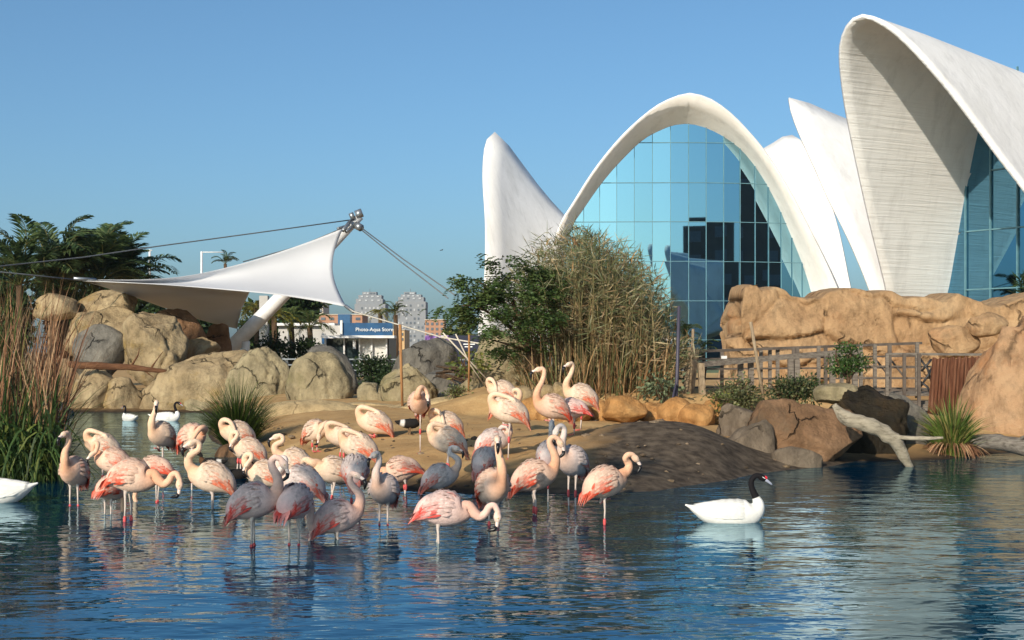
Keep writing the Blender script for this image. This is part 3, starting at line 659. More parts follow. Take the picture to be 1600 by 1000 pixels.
# ------------------------------------------------------------------ moulded rock wall on the right
def rock_wall():
    top = np.array([(1155,470),(1159,447),(1172,439),(1186,443),(1192,452),(1212,451),(1226,456),(1240,463),(1290,464),(1302,457),(1325,450),(1352,452),(1395,457),(1420,466),(1445,462),(1476,472),(1500,461),(1530,469),(1566,480),(1600,466),(1660,455),(1760,470),(1900,480)])
    D0 = 38.; n1 = 260; nz = 80
    xs = (top[:, 0]-800)/F*D0; zt = HC+(HOR-top[:, 1])/F*D0
    L = xs[-1]-xs[0]; s = np.concatenate([np.linspace(-3.2, 0, 14)[:-1], np.linspace(0, L, n1)])
    r = random.Random(5); cs = np.array([(r.uniform(-3, L), r.uniform(.0, 4.2)) for _ in range(46)]); off = np.array([r.uniform(-.22, .25) for _ in cs]); tl = np.array([(r.gauss(0, .16), r.gauss(0, .22)) for _ in cs])
    V = []
    for a in s:
        if a < 0: px_, py_, nx, ny = xs[0]+.12*max(0, a+.5), D0-a, -1., 0.; zz = zt[1]-.1+.05*a
        else: px_, py_, nx, ny = xs[0]+a, D0-.015*a*a*.3, 0., -1.; zz = np.interp(px_, xs, zt)
        if 0 <= a < .5: nx, ny = -(1-a/.5)*.7, -1
        for k in range(nz):
            f = k/(nz-1)
            if f < .82: z = .1+(zz-.1)*(f/.82); back = 0.
            else: z = zz+.1*math.sin((f-.82)/.18*math.pi/2); back = (f-.82)/.18*2.6
            wq = mnoise.noise(Vector((a*.9, z*.9, 3)))*.35; wq2 = mnoise.noise(Vector((a*.9, z*.9, 13)))*.35
            q = np.array((a+wq, z+wq2)); dd = np.hypot(*((cs-q)*np.array((.75, 1.15))).T); o = np.argsort(dd)[:2]
            e = dd[o[1]]-dd[o[0]]; i = o[0]
            dsp = .13*min(1, e/.22)**.5+off[i]*.45*min(1, e/.05)+float(tl[i]@(q-cs[i]))*.8*min(1, e/.06)+.09*mnoise.fractal(Vector((a*.8, z*.8, 1)), 1., 2., 5)
            edge = min(1, max(0, (zz-z)/.5)) if f < .82 else 0.
            dsp = dsp*(.3+.7*edge)-.25*(z/3.5)
            z2 = z+.12*mnoise.fractal(Vector((a*1.3, 0, 9)), 1., 2., 4)*min(1, max(0, (f-.3)/.5))
            V.append((px_+nx*dsp+(back*.12 if a < 0 else 0), py_+ny*dsp+(back if a >= 0 else 0), z2))
    m_ = MB(); m_.add(np.array(V)-np.array((xs[0], D0, 0)), grid_faces(len(s), nz)[:, ::-1])
    o = m_.build('rock_wall', M['wall_rock'], smooth=True, loc=(xs[0], D0, 0))
    tag(o, 'long orange moulded rock wall in front of the white shells', 'rock wall')
rock_wall()
rock('boulder', 'overhanging ochre block jutting from the rock wall at right', (1512,487,1572,528), 35.6, 'wall_rock', 161, dome=False, thick=1.0)
rock('boulder', 'squat orange block in the rock wall above the brown matting', (1452,508,1530,560), 35.8, 'wall_rock', 163, dome=False, thick=.6, boxy=.5)

# ------------------------------------------------------------------ white tensile canopy with mast
can = empty('tensile_canopy', at(352, 575, 51), 0, 'white tensile fabric canopy stretched from a slanting mast above the boulders', 'canopy')
O3 = np.array(can.location)
M['membrane'] = col_mat('membrane', .55, .3, trans=.22, var=.05, vscale=.5)
def patch(e0, e1, n=40, m=18, sag=0.0):
    """ruled sheet between two curves"""
    A = smooth_poly(e0, n); B = smooth_poly(e1, n); S = []
    for k in range(m):
        f = k/(m-1); q = A*(1-f)+B*f; q = q.copy(); q[:, 1] += sag*math.sin(f*math.pi); S.append(q)
    return np.array(S)
def pts(l): return [tuple(at(*p)) for p in l]
up = pts([(128,437.5,44),(230,437,45),(300,430,46.2),(370,414,47.4),(430,396,48.4),(490,375,49.4),(536,357,50.2)])
lo_ = pts([(128,438.5,44),(230,443,44.2),(300,448,44.6),(370,454,45),(430,460,45.4),(490,469,45.8),(541,479,46)])
S = patch(up, lo_, 50, 22)
# the free right edge curves in
for k in range(22):
    f = k/21; pull = math.sin(f*math.pi)*PX(24, 48)
    n = 50; w_ = np.clip((np.arange(n)/(n-1)-.35)/.65, 0, 1)**1.5
    S[k, :, 0] -= pull*w_; S[k, :, 1] += math.sin(f*math.pi)*.9
m_ = MB(); m_.add((S-O3).reshape(-1, 3), grid_faces(22, 50), col=(.84,.84,.85)); o = m_.build('membrane', M['membrane'], can, smooth=True)
md = o.modifiers.new('t', 'SOLIDIFY'); md.thickness = .012
lo2 = pts([(131,438.6,44.1),(200,461,47),(265,484,50),(320,502,52.2),(371,514,54)])
up2 = pts([(131,438.4,44.1),(230,443.3,44.5),(300,448.5,45.4),(350,453,46.4),(390,457,47.6)])
S = patch(up2, lo2, 40, 16)
for k in range(16):
    f = k/15; w_ = np.clip((np.arange(40)/39-.3)/.7, 0, 1)**1.5
    S[k, :, 0] -= math.sin(f*math.pi)*PX(9, 50)*w_; S[k, :, 1] += math.sin(f*math.pi)*.6
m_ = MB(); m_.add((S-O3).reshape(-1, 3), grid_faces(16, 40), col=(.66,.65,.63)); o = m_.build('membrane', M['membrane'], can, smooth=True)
md = o.modifiers.new('t', 'SOLIDIFY'); md.thickness = .012
def tube_obj(name, P, rad, mat, parent=None, org=None, n=10, **kw):
    P = np.array([tuple(p) for p in P]); org = np.zeros(3) if org is None else np.array(org)
    m_ = MB(); m_.tube(P-org, rad, n); return m_.build(name, M[mat], parent, smooth=True, **kw)
b0, b1 = at(352, 553, 51), at(563, 338, 51.5)
mast = tube_obj('mast', [b0+(b0-b1)*.12, b0, b0*.5+b1*.5, b1], [.27, .27, .25, .14], 'white_metal', can, O3, 16)
for a_, b_, r_ in (((556,336,51.4),(566,332,51.4),.16), ((548,345,51.2),(536,360,50.4),.07), ((553,352,51.2),(541,362,50.5),.06), ((545,352,51.1),(528,357,50.2),.05), ((556,352,51.2),(564,356,51),.14), ((548,333,51.3),(552,342,51.3),.09)):
    tube_obj('mast_fitting', [at(*a_), at(*b_)], r_, 'steel', can, O3, 8)
for p in [[(552,343,51.3),(400,364,49.5),(245,385,47),(130,402,45),(0,416,42),(-60,423,40)], [(562,354,51.2),(630,405,48),(712,462,43.5)], [(562,357,51.2),(625,408,49.5),(700,466,46)], [(546,352,51),(470,384,52),(380,409,54)], [(128,438,44),(60,431,43),(-40,421,41)],
          [(541,479,46),(553,487,45),(690,527,38),(800,545,35.2)], [(371,514,54),(374,545,54)]]:
    tube_obj('cable', [at(*q) for q in p], .022 if p[0][0] != 541 else .02, 'cable' if p[0][0] not in (541,) else 'rope', can, O3, 5)
for a_, b_ in (((540,478,46),(552,487,45.3)), ((150,437,44.2),(115,435,43.8))): tube_obj('edge_clamp', [at(*a_), at(*b_)], .055, 'steel', can, O3, 6)
bt = tube_obj('anchor_post', [at(384, 565, 49), at(384, 533, 49)], .135, 'white_metal', None, None, 14); tag(bt, 'short white round post right of the mast foot', 'post')
for (x, y0, y1, D, l) in ((234, 440, 390, 60, 'thin white lamp post left of the canopy beside palms'), (315, 436, 393, 62, 'thin white lamp post with an arm above the canopy')):
    q = empty('lamp_post', at(x, y0+30, D), 0, l, 'lamp post'); tube_obj('pole', [at(x, y0+30, D), at(x, y1, D)], .05, 'white_metal', q, np.array(q.location), 8)
    tube_obj('arm', [at(x, y1+1, D), at(x+(34 if x > 300 else 4), y1+1, D)], .022, 'white_metal', q, np.array(q.location), 6)

# ------------------------------------------------------------------ shop
D = 60.; M['sign_blue'] = plain('sign_blue', (.018,.085,.20), .35, var=.2); M['letters'] = plain('letters', (.80,.85,.88), .5, var=.02)
M['pale_wall'] = noise_mat('pale_wall', [(.42,.41,.39), (.52,.51,.49)], scale=1, bump=.1); M['shop_glass'] = base_mat('shop_glass', .03, .6)[0]
M['shop_glass'].node_tree.nodes['Principled BSDF'].inputs['Base Color'].default_value = (.03,.045,.05, 1)
M['blind'] = plain('blind', (.60,.60,.57), .8, var=.15, vs=12)
sh = empty('shop_kiosk', at(560, 578, D), 0, 'low kiosk with a blue fascia sign and glazed front behind the boulders', 'shop'); OS = np.array(sh.location)
def pxbox(name, x0, y0, x1, y1, D, dep, mat, parent, org, push=0.):
    a = at(x0, y1, D); b = at(x1, y0, D); m_ = MB()
    m_.box(np.array(((a.x+b.x)/2, D+dep/2+push, (a.z+b.z)/2))-org, (abs(b.x-a.x), dep, abs(b.z-a.z))); return m_.build(name, M[mat], parent)
pxbox('wall', 522, 525, 606, 590, D, 4, 'dark_metal', sh, OS, .4)
fs = pxbox('fascia', 538, 505, 615, 526, D, .25, 'sign_blue', sh, OS, -.6); pxbox('roof_edge', 505, 524.5, 618, 528.5, D, 1.2, 'white_metal', sh, OS, -.7)
pxbox('fascia_end', 505, 509, 537, 524, D, .2, 'pale_wall', sh, OS, -.5); pxbox('corner_post', 534.5, 501, 538, 526, D, .3, 'white_metal', sh, OS, -.7)
for x in (507.5, 537, 561, 580, 603): pxbox('frame_post', x, 529, x+2.4, 590, D, .15, 'white_metal', sh, OS, -.15)
for x0, x1, mt in ((510, 522, 'shop_glass'), (522, 537, 'shop_glass'), (539.5, 561, 'shop_glass'), (563.5, 580, 'blind'), (582.5, 603, 'blind')): pxbox('window_pane', x0, 529, x1, 588, D, .06, mt, sh, OS, .02)
pxbox('awning_fin', 553, 531, 557, 545, D, .3, 'white_metal', sh, OS, -.4)
def text(txt, size, loc, mat, parent, rot=(R(90), 0, 0), ext=.01):
    cu = bpy.data.curves.new('lettering', 'FONT'); cu.body = txt; cu.size = size; cu.align_x = 'CENTER'; cu.align_y = 'CENTER'; cu.extrude = ext
    t = bpy.data.objects.new('lettering', cu); C.objects.link(t)
    dg = bpy.context.evaluated_depsgraph_get(); me = bpy.data.meshes.new_from_object(t.evaluated_get(dg)); bpy.data.objects.remove(t)
    me.materials.clear(); me.materials.append(mat); return link('lettering', me, parent, loc, rot)
text('Photo-Aqua Store', .215, np.array(at(585, 515, D-.63))-OS, M['letters'], sh)
an = empty('service_building', at(470, 578, 63), 0, 'long white low building behind the small palms left of the kiosk', 'building'); OA = np.array(an.location)
pxbox('wall', 435, 509, 520, 585, 63, 4, 'pale_wall', an, OA); pxbox('roof_edge', 430, 505, 524, 509, 63, 4.6, 'white_metal', an, OA, -.3)
pxbox('sign_panel', 503, 525, 514, 537, 63, .06, 'sign_blue', an, OA, -.1)
for x in (450, 468, 486): pxbox('panel_joint', x, 510, x+.8, 580, 63, .03, 'steel', an, OA, -.03)
pl_ = pxbox('concrete_pillar', 405, 462, 418, 575, 56, .4, 'pale_wall', None, np.zeros(3)); tag(pl_, 'pale square pillar among the palms behind the mast', 'pillar')
# dark notice hoarding with a purple picture
M['hoard'] = plain('hoarding_blue', (.012,.016,.04), .4); 
hd = empty('hoarding', at(720, 585, 52), 0, 'dark blue hoarding with a purple poster behind the stakes', 'hoarding'); OH = np.array(hd.location)
pxbox('board', 702, 524, 800, 585, 52, .3, 'hoard', hd, OH)
def poster_mat():
    m, t, b = base_mat('poster_print', .5, .3); tc = nd(t, 'ShaderNodeTexCoord'); n = nd(t, 'ShaderNodeTexNoise'); n.inputs['Scale'].default_value = 2.2; n.inputs['Detail'].default_value = 3; n.inputs['Distortion'].default_value = 1.5
    t.links.new(tc.outputs['Object'], n.inputs['Vector']); r = ramp(t, [(.36, (.03,.02,.05)), (.46, (.16,.06,.30)), (.55, (.30,.24,.45)), (.63, (.60,.58,.62)), (.7, (.35,.33,.12))])
    t.links.new(n.outputs[0], r.inputs[0]); t.links.new(r.outputs[0], b.inputs['Base Color']); return m
M['poster'] = poster_mat()
pxbox('poster', 664, 524, 701, 566, 52, .2, 'poster', hd, OH); pxbox('base_panel', 684, 566, 701, 585, 52, .25, 'pale_wall', hd, OH)
for k, (x0, x1, y) in enumerate(((724, 742, 537), (726, 738, 541), (750, 758, 548))): pxbox('printed_line', x0, y, x1, y+1.6, 52, .02, 'letters', hd, OH, -.03)

# ------------------------------------------------------------------ far buildings
M['tower'] = noise_mat('tower_render', [(.20,.215,.235), (.25,.265,.285)], scale=.05, bump=0); M['tower_win'] = plain('tower_window', (.09,.11,.14), .15, spec=.8)
M['tower_pale'] = plain('tower_window_pale', (.40,.42,.44), .3); M['brick_orange'] = noise_mat('brick_orange', [(.33,.18,.115), (.41,.235,.155)], scale=.2, bump=0)
M['ochre_wall'] = noise_mat('ochre_wall', [(.48,.32,.16), (.58,.41,.23)], scale=.2, bump=0)
M['cream_wall'] = noise_mat('cream_wall', [(.42,.38,.32), (.52,.48,.41)], scale=.2, bump=0)
def tower(label, x0, x1, steps, D, side, cols, rows_, seed):
    r = random.Random(seed); t = empty('apartment_tower', at((x0+x1)/2, 540, D), 0, label, 'building', 'twin far apartment towers'); O = np.array(t.location)
    for i, (a, b, y0, y1) in enumerate(steps): pxbox('storey_block', a, y0, b, y1, D+i*2.0, 16-i*3, 'tower', t, O)
    a, b, y0, y1 = steps[0]
    for i in range(cols):
        for j in range(rows_):
            if r.random() < .25: continue
            x = a+2+(b-a-4)*(i+.5)/cols; y = y0+3+(y1-y0-6)*(j+.5)/rows_
            pxbox('window', x-1.3, y-1.7, x+1.3, y+1.7, D, .3, 'tower_win' if r.random() < .6 else 'tower_pale', t, O, -.25)
    for i, (a, b, y0, y1) in enumerate(steps[1:]):
        for k in range(4):
            x = a+1.5+(b-a-3)*(k+.5)/4; pxbox('window', x-1.8, y0+1.2, x+1.8, y0+3.4, D+(i+1)*2, .3, 'tower_pale' if r.random() < .7 else 'tower_win', t, O, -.25)
    m_ = MB(); m_.tube(np.array([at((x0+x1)/2, steps[-1][2], D+6), at((x0+x1)/2, steps[-1][2]-5, D+6)])-O, .12, 5); m_.build('antenna', M['steel'], t)
tower('left one of the two hazy grey towers, half hidden by a palm', 554, 602, [(554,602,475,545),(556,598,467,475),(560,596,461,467),(566,588,456,461)], 620, 1, 7, 9, 3)
tower('right one of the two hazy grey towers, taller in view', 618, 665, [(618,665,471,545),(622,662,464,471),(626,658,460,464),(631,649,456,460)], 600, 1, 7, 10, 4)
def small_building(label, x0, y0, x1, D, mat, win, seed, parts=()):
    t = empty('town_building', at((x0+x1)/2, 545, D), 0, label, 'building', 'low town buildings behind the park'); O = np.array(t.location)
    pxbox('wall', x0, y0, x1, 548, D, 10, mat, t, O)
    nc, nr = win
    for i in range(nc):
        for j in range(nr):
            x = x0+(x1-x0)*(i+.5)/nc; y = y0+4+(j*8); pxbox('window', x-(x1-x0)/nc*.25, y, x+(x1-x0)/nc*.25, y+4, D, .2, 'tower_win', t, O, -.15)
    pxbox('parapet', x0-.5, y0-1.2, x1+.5, y0, D, 10.4, 'cream_wall', t, O, -.2)
small_building('long terracotta block with a dark awning above the kiosk roof', 498, 492, 566, 250, 'brick_orange', (5, 2), 1)
small_building('small ochre house right of the bamboo stake', 606, 516, 632, 200, 'ochre_wall', (3, 2), 2)
small_building('terracotta block right of the right-hand grey tower', 664, 500, 694, 320, 'brick_orange', (4, 4), 3)
small_building('pale block of flats half hidden under the canopy edge', 470, 472, 505, 300, 'cream_wall', (4, 7), 4)
q = pxbox('town_building', 528, 491, 547, 545, 240, 3, 'sign_blue', None, np.zeros(3)); tag(q, 'dark blue block standing before the terracotta building', 'building')
bird = MB()
for s in (-1, 1): bird.add([(0, 0, 0), (.12*s, .05, .10), (.5*s, .05, .02), (.25*s, -.1, .03)], [(0, 1, 2), (0, 2, 3)], (.03,.03,.03))
bird.tube([(-.02, -.2, 0), (0, 0, 0), (.02, .22, .02)], [.01, .05, .01], 6, col=(.03,.03,.03))
tag(bird.build('flying_bird', M['dark_metal'], loc=at(690, 391, 130), rot=(0, .2, 2.2), scale=.65), 'tiny dark bird flying in the sky beside the cables', 'bird')

# ------------------------------------------------------------------ stakes, poles, ropes
def stake(name, label, P, r, mat, cat='stake'):
    o = np.array(at(*P[0])); t = tube_obj(name, [at(*p) for p in P], r, mat, None, o, 7, loc=o); return tag(t, label, cat)
stake('bamboo_stake', 'tall reddish bamboo stake in front of the round pale boulder', [(629,646,30),(627,580,30),(625,507,30)], [.028, .03, .035], 'bamboo')
stake('bamboo_stake', 'thin orange stake beside the leaning pale rock', [(732,612,31),(733,570,31),(733,523,31)], [.022, .022, .025], 'bamboo')
stake('leaning_cane', 'pale cane leaning from the leaning rock up to the left', [(768,600,31.5),(730,560,31.3),(692,520,31.2)], .017, 'rope', 'cane')
stake('leaning_cane', 'second pale cane crossing the orange stake', [(764,612,31.7),(735,570,31.3),(712,522,31)], .015, 'rope', 'cane')
stake('tall_pole', 'tall dark bluish pole in front of the reeds', [(1054,656,25.5),(1058,590,25.6),(1061,478,25.6)], [.035, .035, .03], 'pole_dark', 'pole')
stake('bent_rod', 'thin bent dark rod at the foot of the dark pole', [(1033,660,25.3),(1048,635,25.4),(1056,600,25.5)], .018, 'pole_dark', 'rod')
stake('thin_pole', 'thin pole standing against the leaning timber', [(1077,625,28.6),(1081,570,28.6),(1083,514,28.6)], .03, 'pale_wood', 'pole')
stake('thin_pole', 'thin pale pole leaning in front of the railing', [(1193,622,27),(1185,575,27),(1173,503,27)], .032, 'pale_wood', 'pole')
lt = MB(); o = np.array(at(1078, 625, 28.8))
lt.bar(np.array(at(1074, 628, 28.8))-o, np.array(at(1084, 545, 29))-o, .10, .28); t = lt.build('leaning_timber', M['pale_wood'], loc=o); tag(t, 'thick weathered timber leaning left at the end of the railing', 'timber')
lt = MB(); o = np.array(at(1098, 628, 28.4)); lt.bar(np.array(at(1098, 630, 28.4))-o, np.array(at(1095, 568, 28.6))-o, .12, .12); t = lt.build('short_timber', M['pale_wood'], loc=o); tag(t, 'short upright timber right of the leaning one', 'timber')

# ------------------------------------------------------------------ walkway and railings
def bar_obj(name, a, b, wd, ht, mat, parent, org):
    m_ = MB(); m_.bar(np.array(at(*a))-org, np.array(at(*b))-org, wd, ht); return m_.build(name, M[mat], parent)
rl = empty('timber_railing', at(1180, 625, 29.5), 0, 'weathered timber railing running behind the poles to the small shrub', 'railing'); OR = np.array(rl.location)
bar_obj('top_plank', (1066,572,29), (1200,560,29.6), .05, .115, 'grey_wood', rl, OR); bar_obj('top_plank', (1200,560,29.6), (1345,548,30.2), .05, .11, 'grey_wood', rl, OR)
for x, y0, y1 in ((1157,568,630),(1173,566,632),(1245,562,630),(1235,560,620),(1300,552,625),(1335,549,620)): bar_obj('post', (x,y0,29.7), (x+1,y1,29.7), .12, .11, 'grey_wood', rl, OR)
r2 = empty('steel_railing', at(1250, 625, 31.5), 0, 'dark pipe railing along the walkway before the rock wall', 'railing'); O2 = np.array(r2.location)
for y0, y1 in ((550,536),): bar_obj('handrail', (1060,y0,31), (1440,y1,33), .06, .06, 'pipe', r2, O2)
for y0, y1 in ((562,556),(577,574),(592,591),(606,607)): bar_obj('rail', (1020,y0,31), (1440,y1,33), .04, .04, 'pipe', r2, O2)
for x in (1075,1128,1189,1203,1215,1240,1246,1279,1290,1315,1345,1367,1390,1433): bar_obj('post', (x,549-14*(x-1060)/380,31.9), (x,622,31.9), .075, .075, 'grey_wood' if x % 2 else 'pipe', r2, O2)
for x in (1367, 1390): bar_obj('brace', (x,560,32.4), (x+24,590,32.4), .04, .04, 'pipe', r2, O2)
r3 = empty('mesh_railing', at(1410, 640, 29), 0, 'grid of metal bars beside the brown matting', 'railing'); O4 = np.array(r3.location)
bar_obj('handrail', (1385,553,29), (1545,554,29), .06, .05, 'grey_wood', r3, O4)
for y in (572, 590, 609): bar_obj('rail', (1340,y,29), (1458,y+1,29), .035, .035, 'pipe', r3, O4)
for x in (1386, 1413, 1436): bar_obj('post', (x,552,28.9), (x,640,28.9),   .06, .06, 'pipe' if x != 1386 else 'grey_wood', r3, O4)
for a_, b_ in (((1437,560),(1456,600)), ((1436,595),(1456,620)), ((1456,575),(1438,605)), ((1455,562),(1440,580))): tube_obj('root_rope', [at(*a_, 29), at((a_[0]+b_[0])/2+3, (a_[1]+b_[1])/2-3, 28.9), at(*b_, 29)], .025, 'dark_metal', r3, O4, 5)
# deck boards below
dk = empty('walkway_deck', at(1250, 615, 32), 0, 'timber walkway deck behind the railings', 'walkway'); OD = np.array(dk.location)
for k in range(9): bar_obj('deck_board', (1010+2*k,615-1.2*k,30.5+.28*k), (1470-3*k,617-1.2*k,32.0+.28*k), .25, .05, 'grey_wood', dk, OD)
for k in range(3): bar_obj('step_board', (1400,628+5*k,29.4-.2*k), (1462,629+5*k,29.4-.2*k), .3, .06, 'grey_wood', dk, OD)
# far plaza rail (left, low dark bars behind the boulders)
r5 = empty('plaza_railing', at(600, 600, 45), 0, 'low metal rail behind the boulders left of the hoarding', 'railing'); O5 = np.array(r5.location)
for y in (561, 570, 578): bar_obj('rail', (395,y,45), (770,y+1,45), .04, .04, 'steel', r5, O5)
for x in range(400, 770, 34): bar_obj('post', (x,560,45), (x,596,45), .05, .05, 'dark_metal', r5, O5)
# light notice on the far rail, terracotta planter box
q = pxbox('notice_plate', 1127, 556, 1136, 560.5, 30.7, .03, 'white_metal', None, np.zeros(3)); tag(q, 'small white plate on the railing before the dark glass', 'plate')
M['terracotta'] = noise_mat('terracotta', [(.30,.15,.08), (.42,.23,.13)], scale=3, bump=.3)
q = pxbox('planter_box', 1018, 580, 1041, 600, 30, .5, 'terracotta', None, np.zeros(3)); tag(q, 'square terracotta planter right of the reed stand', 'planter')
# brown pleated matting
mt_ = MB(); n = 120; V = []
a, b = at(1457, 560, 28.6), at(1545, 557, 28.8)
for i in range(n):
    f = i/(n-1); y = .05*math.sin(i*.9)+.03*math.sin(i*.37+1)+.03*mnoise.noise(Vector((i*.25, 0, 0)))
    for k in range(8):
        g_ = k/7; V.append((a.x+(b.x-a.x)*f-.06*g_, a.y+y*(.5+.5*g_)+.1*g_, a.z+(b.z-a.z)*f-1.12*g_+.02*math.sin(i*.5)))
mt_.add(np.array(V)-np.array(a), grid_faces(n, 8)); M['matting'] = noise_mat('matting', [(.075,.026,.014), (.17,.068,.036), (.27,.14,.085)], scale=4, stretch=(6, 6, .35), bscale=30, bump=.8)
o = mt_.build('brown_matting', M['matting'], smooth=True, loc=a); o.modifiers.new('t', 'SOLIDIFY').thickness = .02; tag(o, 'brown pleated matting hung over the railing', 'matting')

# ------------------------------------------------------------------ driftwood and logs
def limb(m_, P, Rr, seed, n=12, amp=.12, k=6):
    r = crom([tuple(at(*p))+(q,) for p, q in zip(P, Rr)], k); V, Fq, Fn = tube_np(r[:, :3], r[:, 3], n)
    o = Vector((seed*3.1, 0, 0)); ctr = np.repeat(r[:, :3], n, 0)
    nz = np.array([mnoise.fractal(Vector(p)*6+o, 1., 2., 3) for p in V]); V = ctr+(V-ctr)*(1+amp*2*nz[:, None]); return V, list(map(tuple, Fq))+Fn
dw = empty('driftwood_branch', at(1400, 727, 21.7), 0, 'bleached forked driftwood branch dipping into the water', 'driftwood'); O6 = np.array(dw.location)
m_ = MB(); V, f_ = limb(m_, [(1303,632,21.6),(1320,652,21.55),(1345,660,21.5),(1375,672,21.5),(1398,690,21.55),(1410,710,21.6),(1424,733,21.7)], [.04,.10,.115,.115,.115,.09,.05], 1); m_.add(V-O6, f_); m_.build('trunk', M['driftwood'], dw, smooth=True)
m_ = MB(); V, f_ = limb(m_, [(1385,676,21.5),(1405,683,21.45),(1440,685,21.4),(1474,684,21.3)], [.06,.035,.03,.015], 2, 8); m_.add(V-O6, f_); m_.build('twig', M['driftwood'], dw, smooth=True)
m_ = MB(); V, f_ = limb(m_, [(1330,660,21.5),(1318,655,21.45),(1308,645,21.4)], [.06,.035,.01], 3, 8); m_.add(V-O6, f_); m_.build('splinter', M['driftwood'], dw, smooth=True)
lg = MB(); o = np.array(at(1560, 700, 23.8)); V, f_ = limb(lg, [(1515,692,23.8),(1550,690,23.7),(1580,695,23.6),(1640,702,23.4)], [.10,.13,.14,.15], 4); lg.add(V-o, f_); V, f_ = limb(lg, [(1585,693,23.6),(1594,687,23.5),(1600,681,23.4)], [.06,.04,.01], 5); lg.add(V-o, f_)
q = lg.build('dark_log', M['grey_wood'], smooth=True, loc=o); tag(q, 'dark weathered log lying at the right edge', 'log')
lg = MB(); o = np.array(at(180, 575, 42.6)); V, f_ = limb(lg, [(108,569,42),(150,572,42),(200,574,42),(262,581,42)], [.10,.11,.09,.06], 6); lg.add(V-o, f_)
for p in ([(205,572,42),(215,556,42),(218,544,42)], [(236,576,42),(243,565,42),(255,549,42)], [(225,578,42),(232,584,42),(240,590,42)]): V, f_ = limb(lg, p, [.035,.02,.008], 7, 6); lg.add(V-o, f_)
q = lg.build('fallen_log', M['red_bark'], smooth=True, loc=o); tag(q, 'long reddish fallen log lying across the left boulders', 'log')
tw = empty('brushwood_heap', at(715, 590, 36), 0, 'heap of dry brown branches beside the dark grey boulder', 'branches'); O7 = np.array(tw.location)
rr = random.Random(3)
for k in range(16):
    x0, y0 = rr.uniform(680, 715), rr.uniform(572, 590); tube_obj('branch', [at(x0, y0, 35), at(x0+20, y0+rr.uniform(-4, 5), 34.8), at(x0+rr.uniform(30, 60), y0+rr.uniform(2, 16), 34.5)], [.03, .025, .01], 'bark', tw, O7, 5)
# ------------------------------------------------------------------ vegetation
def blades(m_, base, height, lean, width, cols, seg=5, droop=.3, rg=rng, tipcol=None):
    """upright leaf strips: base (n,3), height (n), lean (n,2) sideways travel of the tip, width (n), cols (n,3)"""
    base = np.asarray(base); n = len(base); t = np.linspace(0, 1, seg)
    ang = rg.uniform(0, math.pi, n); sd_ = np.stack([np.cos(ang), np.sin(ang), np.zeros(n)], 1)
    V = np.zeros((n, seg, 2, 3)); Cc = np.zeros((n, seg, 2, 3))
    for k, f in enumerate(t):
        p = base.copy(); p[:, :2] += lean*(f**1.8)[None] if np.ndim(f) else lean*f**1.8
        p[:, 2] += height*(f-droop*f**3*np.minimum(1, np.hypot(*lean.T)/np.maximum(height, .01)*1.4))
        w_ = width*(1-f**2.2)*.5+.0006
        V[:, k, 0] = p-sd_*w_[:, None]; V[:, k, 1] = p+sd_*w_[:, None]
        c = cols if tipcol is None else cols*(1-f)+tipcol*f
        Cc[:, k, 0] = c; Cc[:, k, 1] = c
    idx = np.arange(n)[:, None]*seg*2+np.arange(seg-1)[None]*2
    i = idx.ravel(); Fq = np.stack([i, i+1, i+3, i+2], 1)
    m_.add(V.reshape(-1, 3), Fq, Cc.reshape(-1, 3))
def leafcards(m_, P, dirs, ln, wd, cols, rg=rng):
    """many small pointed leaves: positions, directions, lengths"""
    n = len(P); d = dirs/(np.linalg.norm(dirs, axis=1)[:, None]+1e-9)
    r = rg.normal(size=(n, 3)); s = np.cross(d, r); s /= np.linalg.norm(s, axis=1)[:, None]+1e-9
    V = np.stack([P, P+d*ln[:, None]*.45+s*wd[:, None]*.5, P+d*ln[:, None], P+d*ln[:, None]*.45-s*wd[:, None]*.5], 1)
    Fq = np.arange(n*4).reshape(n, 4); m_.add(V.reshape(-1, 3), Fq, np.repeat(cols, 4, 0))
def pick(cols, n, rg=rng, var=.18):
    c = np.array(cols)[rg.integers(0, len(cols), n)]; return c*(1+rg.uniform(-var, var, (n, 1)))
GREEN = [(.035,.075,.018), (.055,.105,.025), (.075,.125,.03), (.028,.055,.014)]
YGREEN = [(.12,.15,.03), (.09,.13,.028), (.17,.17,.04)]
DRY = [(.36,.23,.11), (.28,.16,.075), (.45,.32,.17), (.22,.12,.055)]
DRYR = [(.28,.14,.075), (.36,.20,.11), (.44,.28,.16), (.20,.09,.05)]
OLIVE = [(.10,.115,.045), (.14,.15,.065), (.08,.10,.04), (.19,.18,.085)]

def clump_pts(n, x0, x1, d0, d1, rg=rng):
    px = rg.uniform(x0, x1, n); D = rg.uniform(d0, d1, n); X = (px-800)/F*D
    return np.stack([X, D, np.maximum(ground_h(X, D), -.25)], 1)

# --- left foreground reed bed
lf = empty('reed_bed', at(40, 745, 19), 0, 'tall bed of dry and green reeds at the left edge of the pond', 'reeds'); OL = np.array(lf.location)
rg = np.random.default_rng(11)
m_ = MB()
n = 900; b = clump_pts(n, -150, 98, 19.6, 23.5, rg); b[:, 2] = -.1
lean = np.stack([rg.normal(.15, .38, n), rg.normal(0, .25, n)], 1)
blades(m_, b-OL, rg.uniform(1.6, 3.1, n), lean, rg.uniform(.014, .028, n), pick(DRYR, n, rg), 5, .25, rg); o = m_.build('dry_stems', M['dry_leaf'], lf); tag(o, kind='stuff')
m_ = MB(); n = 1500; b = clump_pts(n, -150, 84, 19.2, 22.5, rg); b[:, 2] = -.1
lean = np.stack([rg.normal(.06, .40, n), rg.normal(-.1, .35, n)], 1)
blades(m_, b-OL, rg.uniform(.7, 1.95, n), lean, rg.uniform(.018, .036, n), pick(GREEN+YGREEN[:1], n, rg), 6, .45, rg)
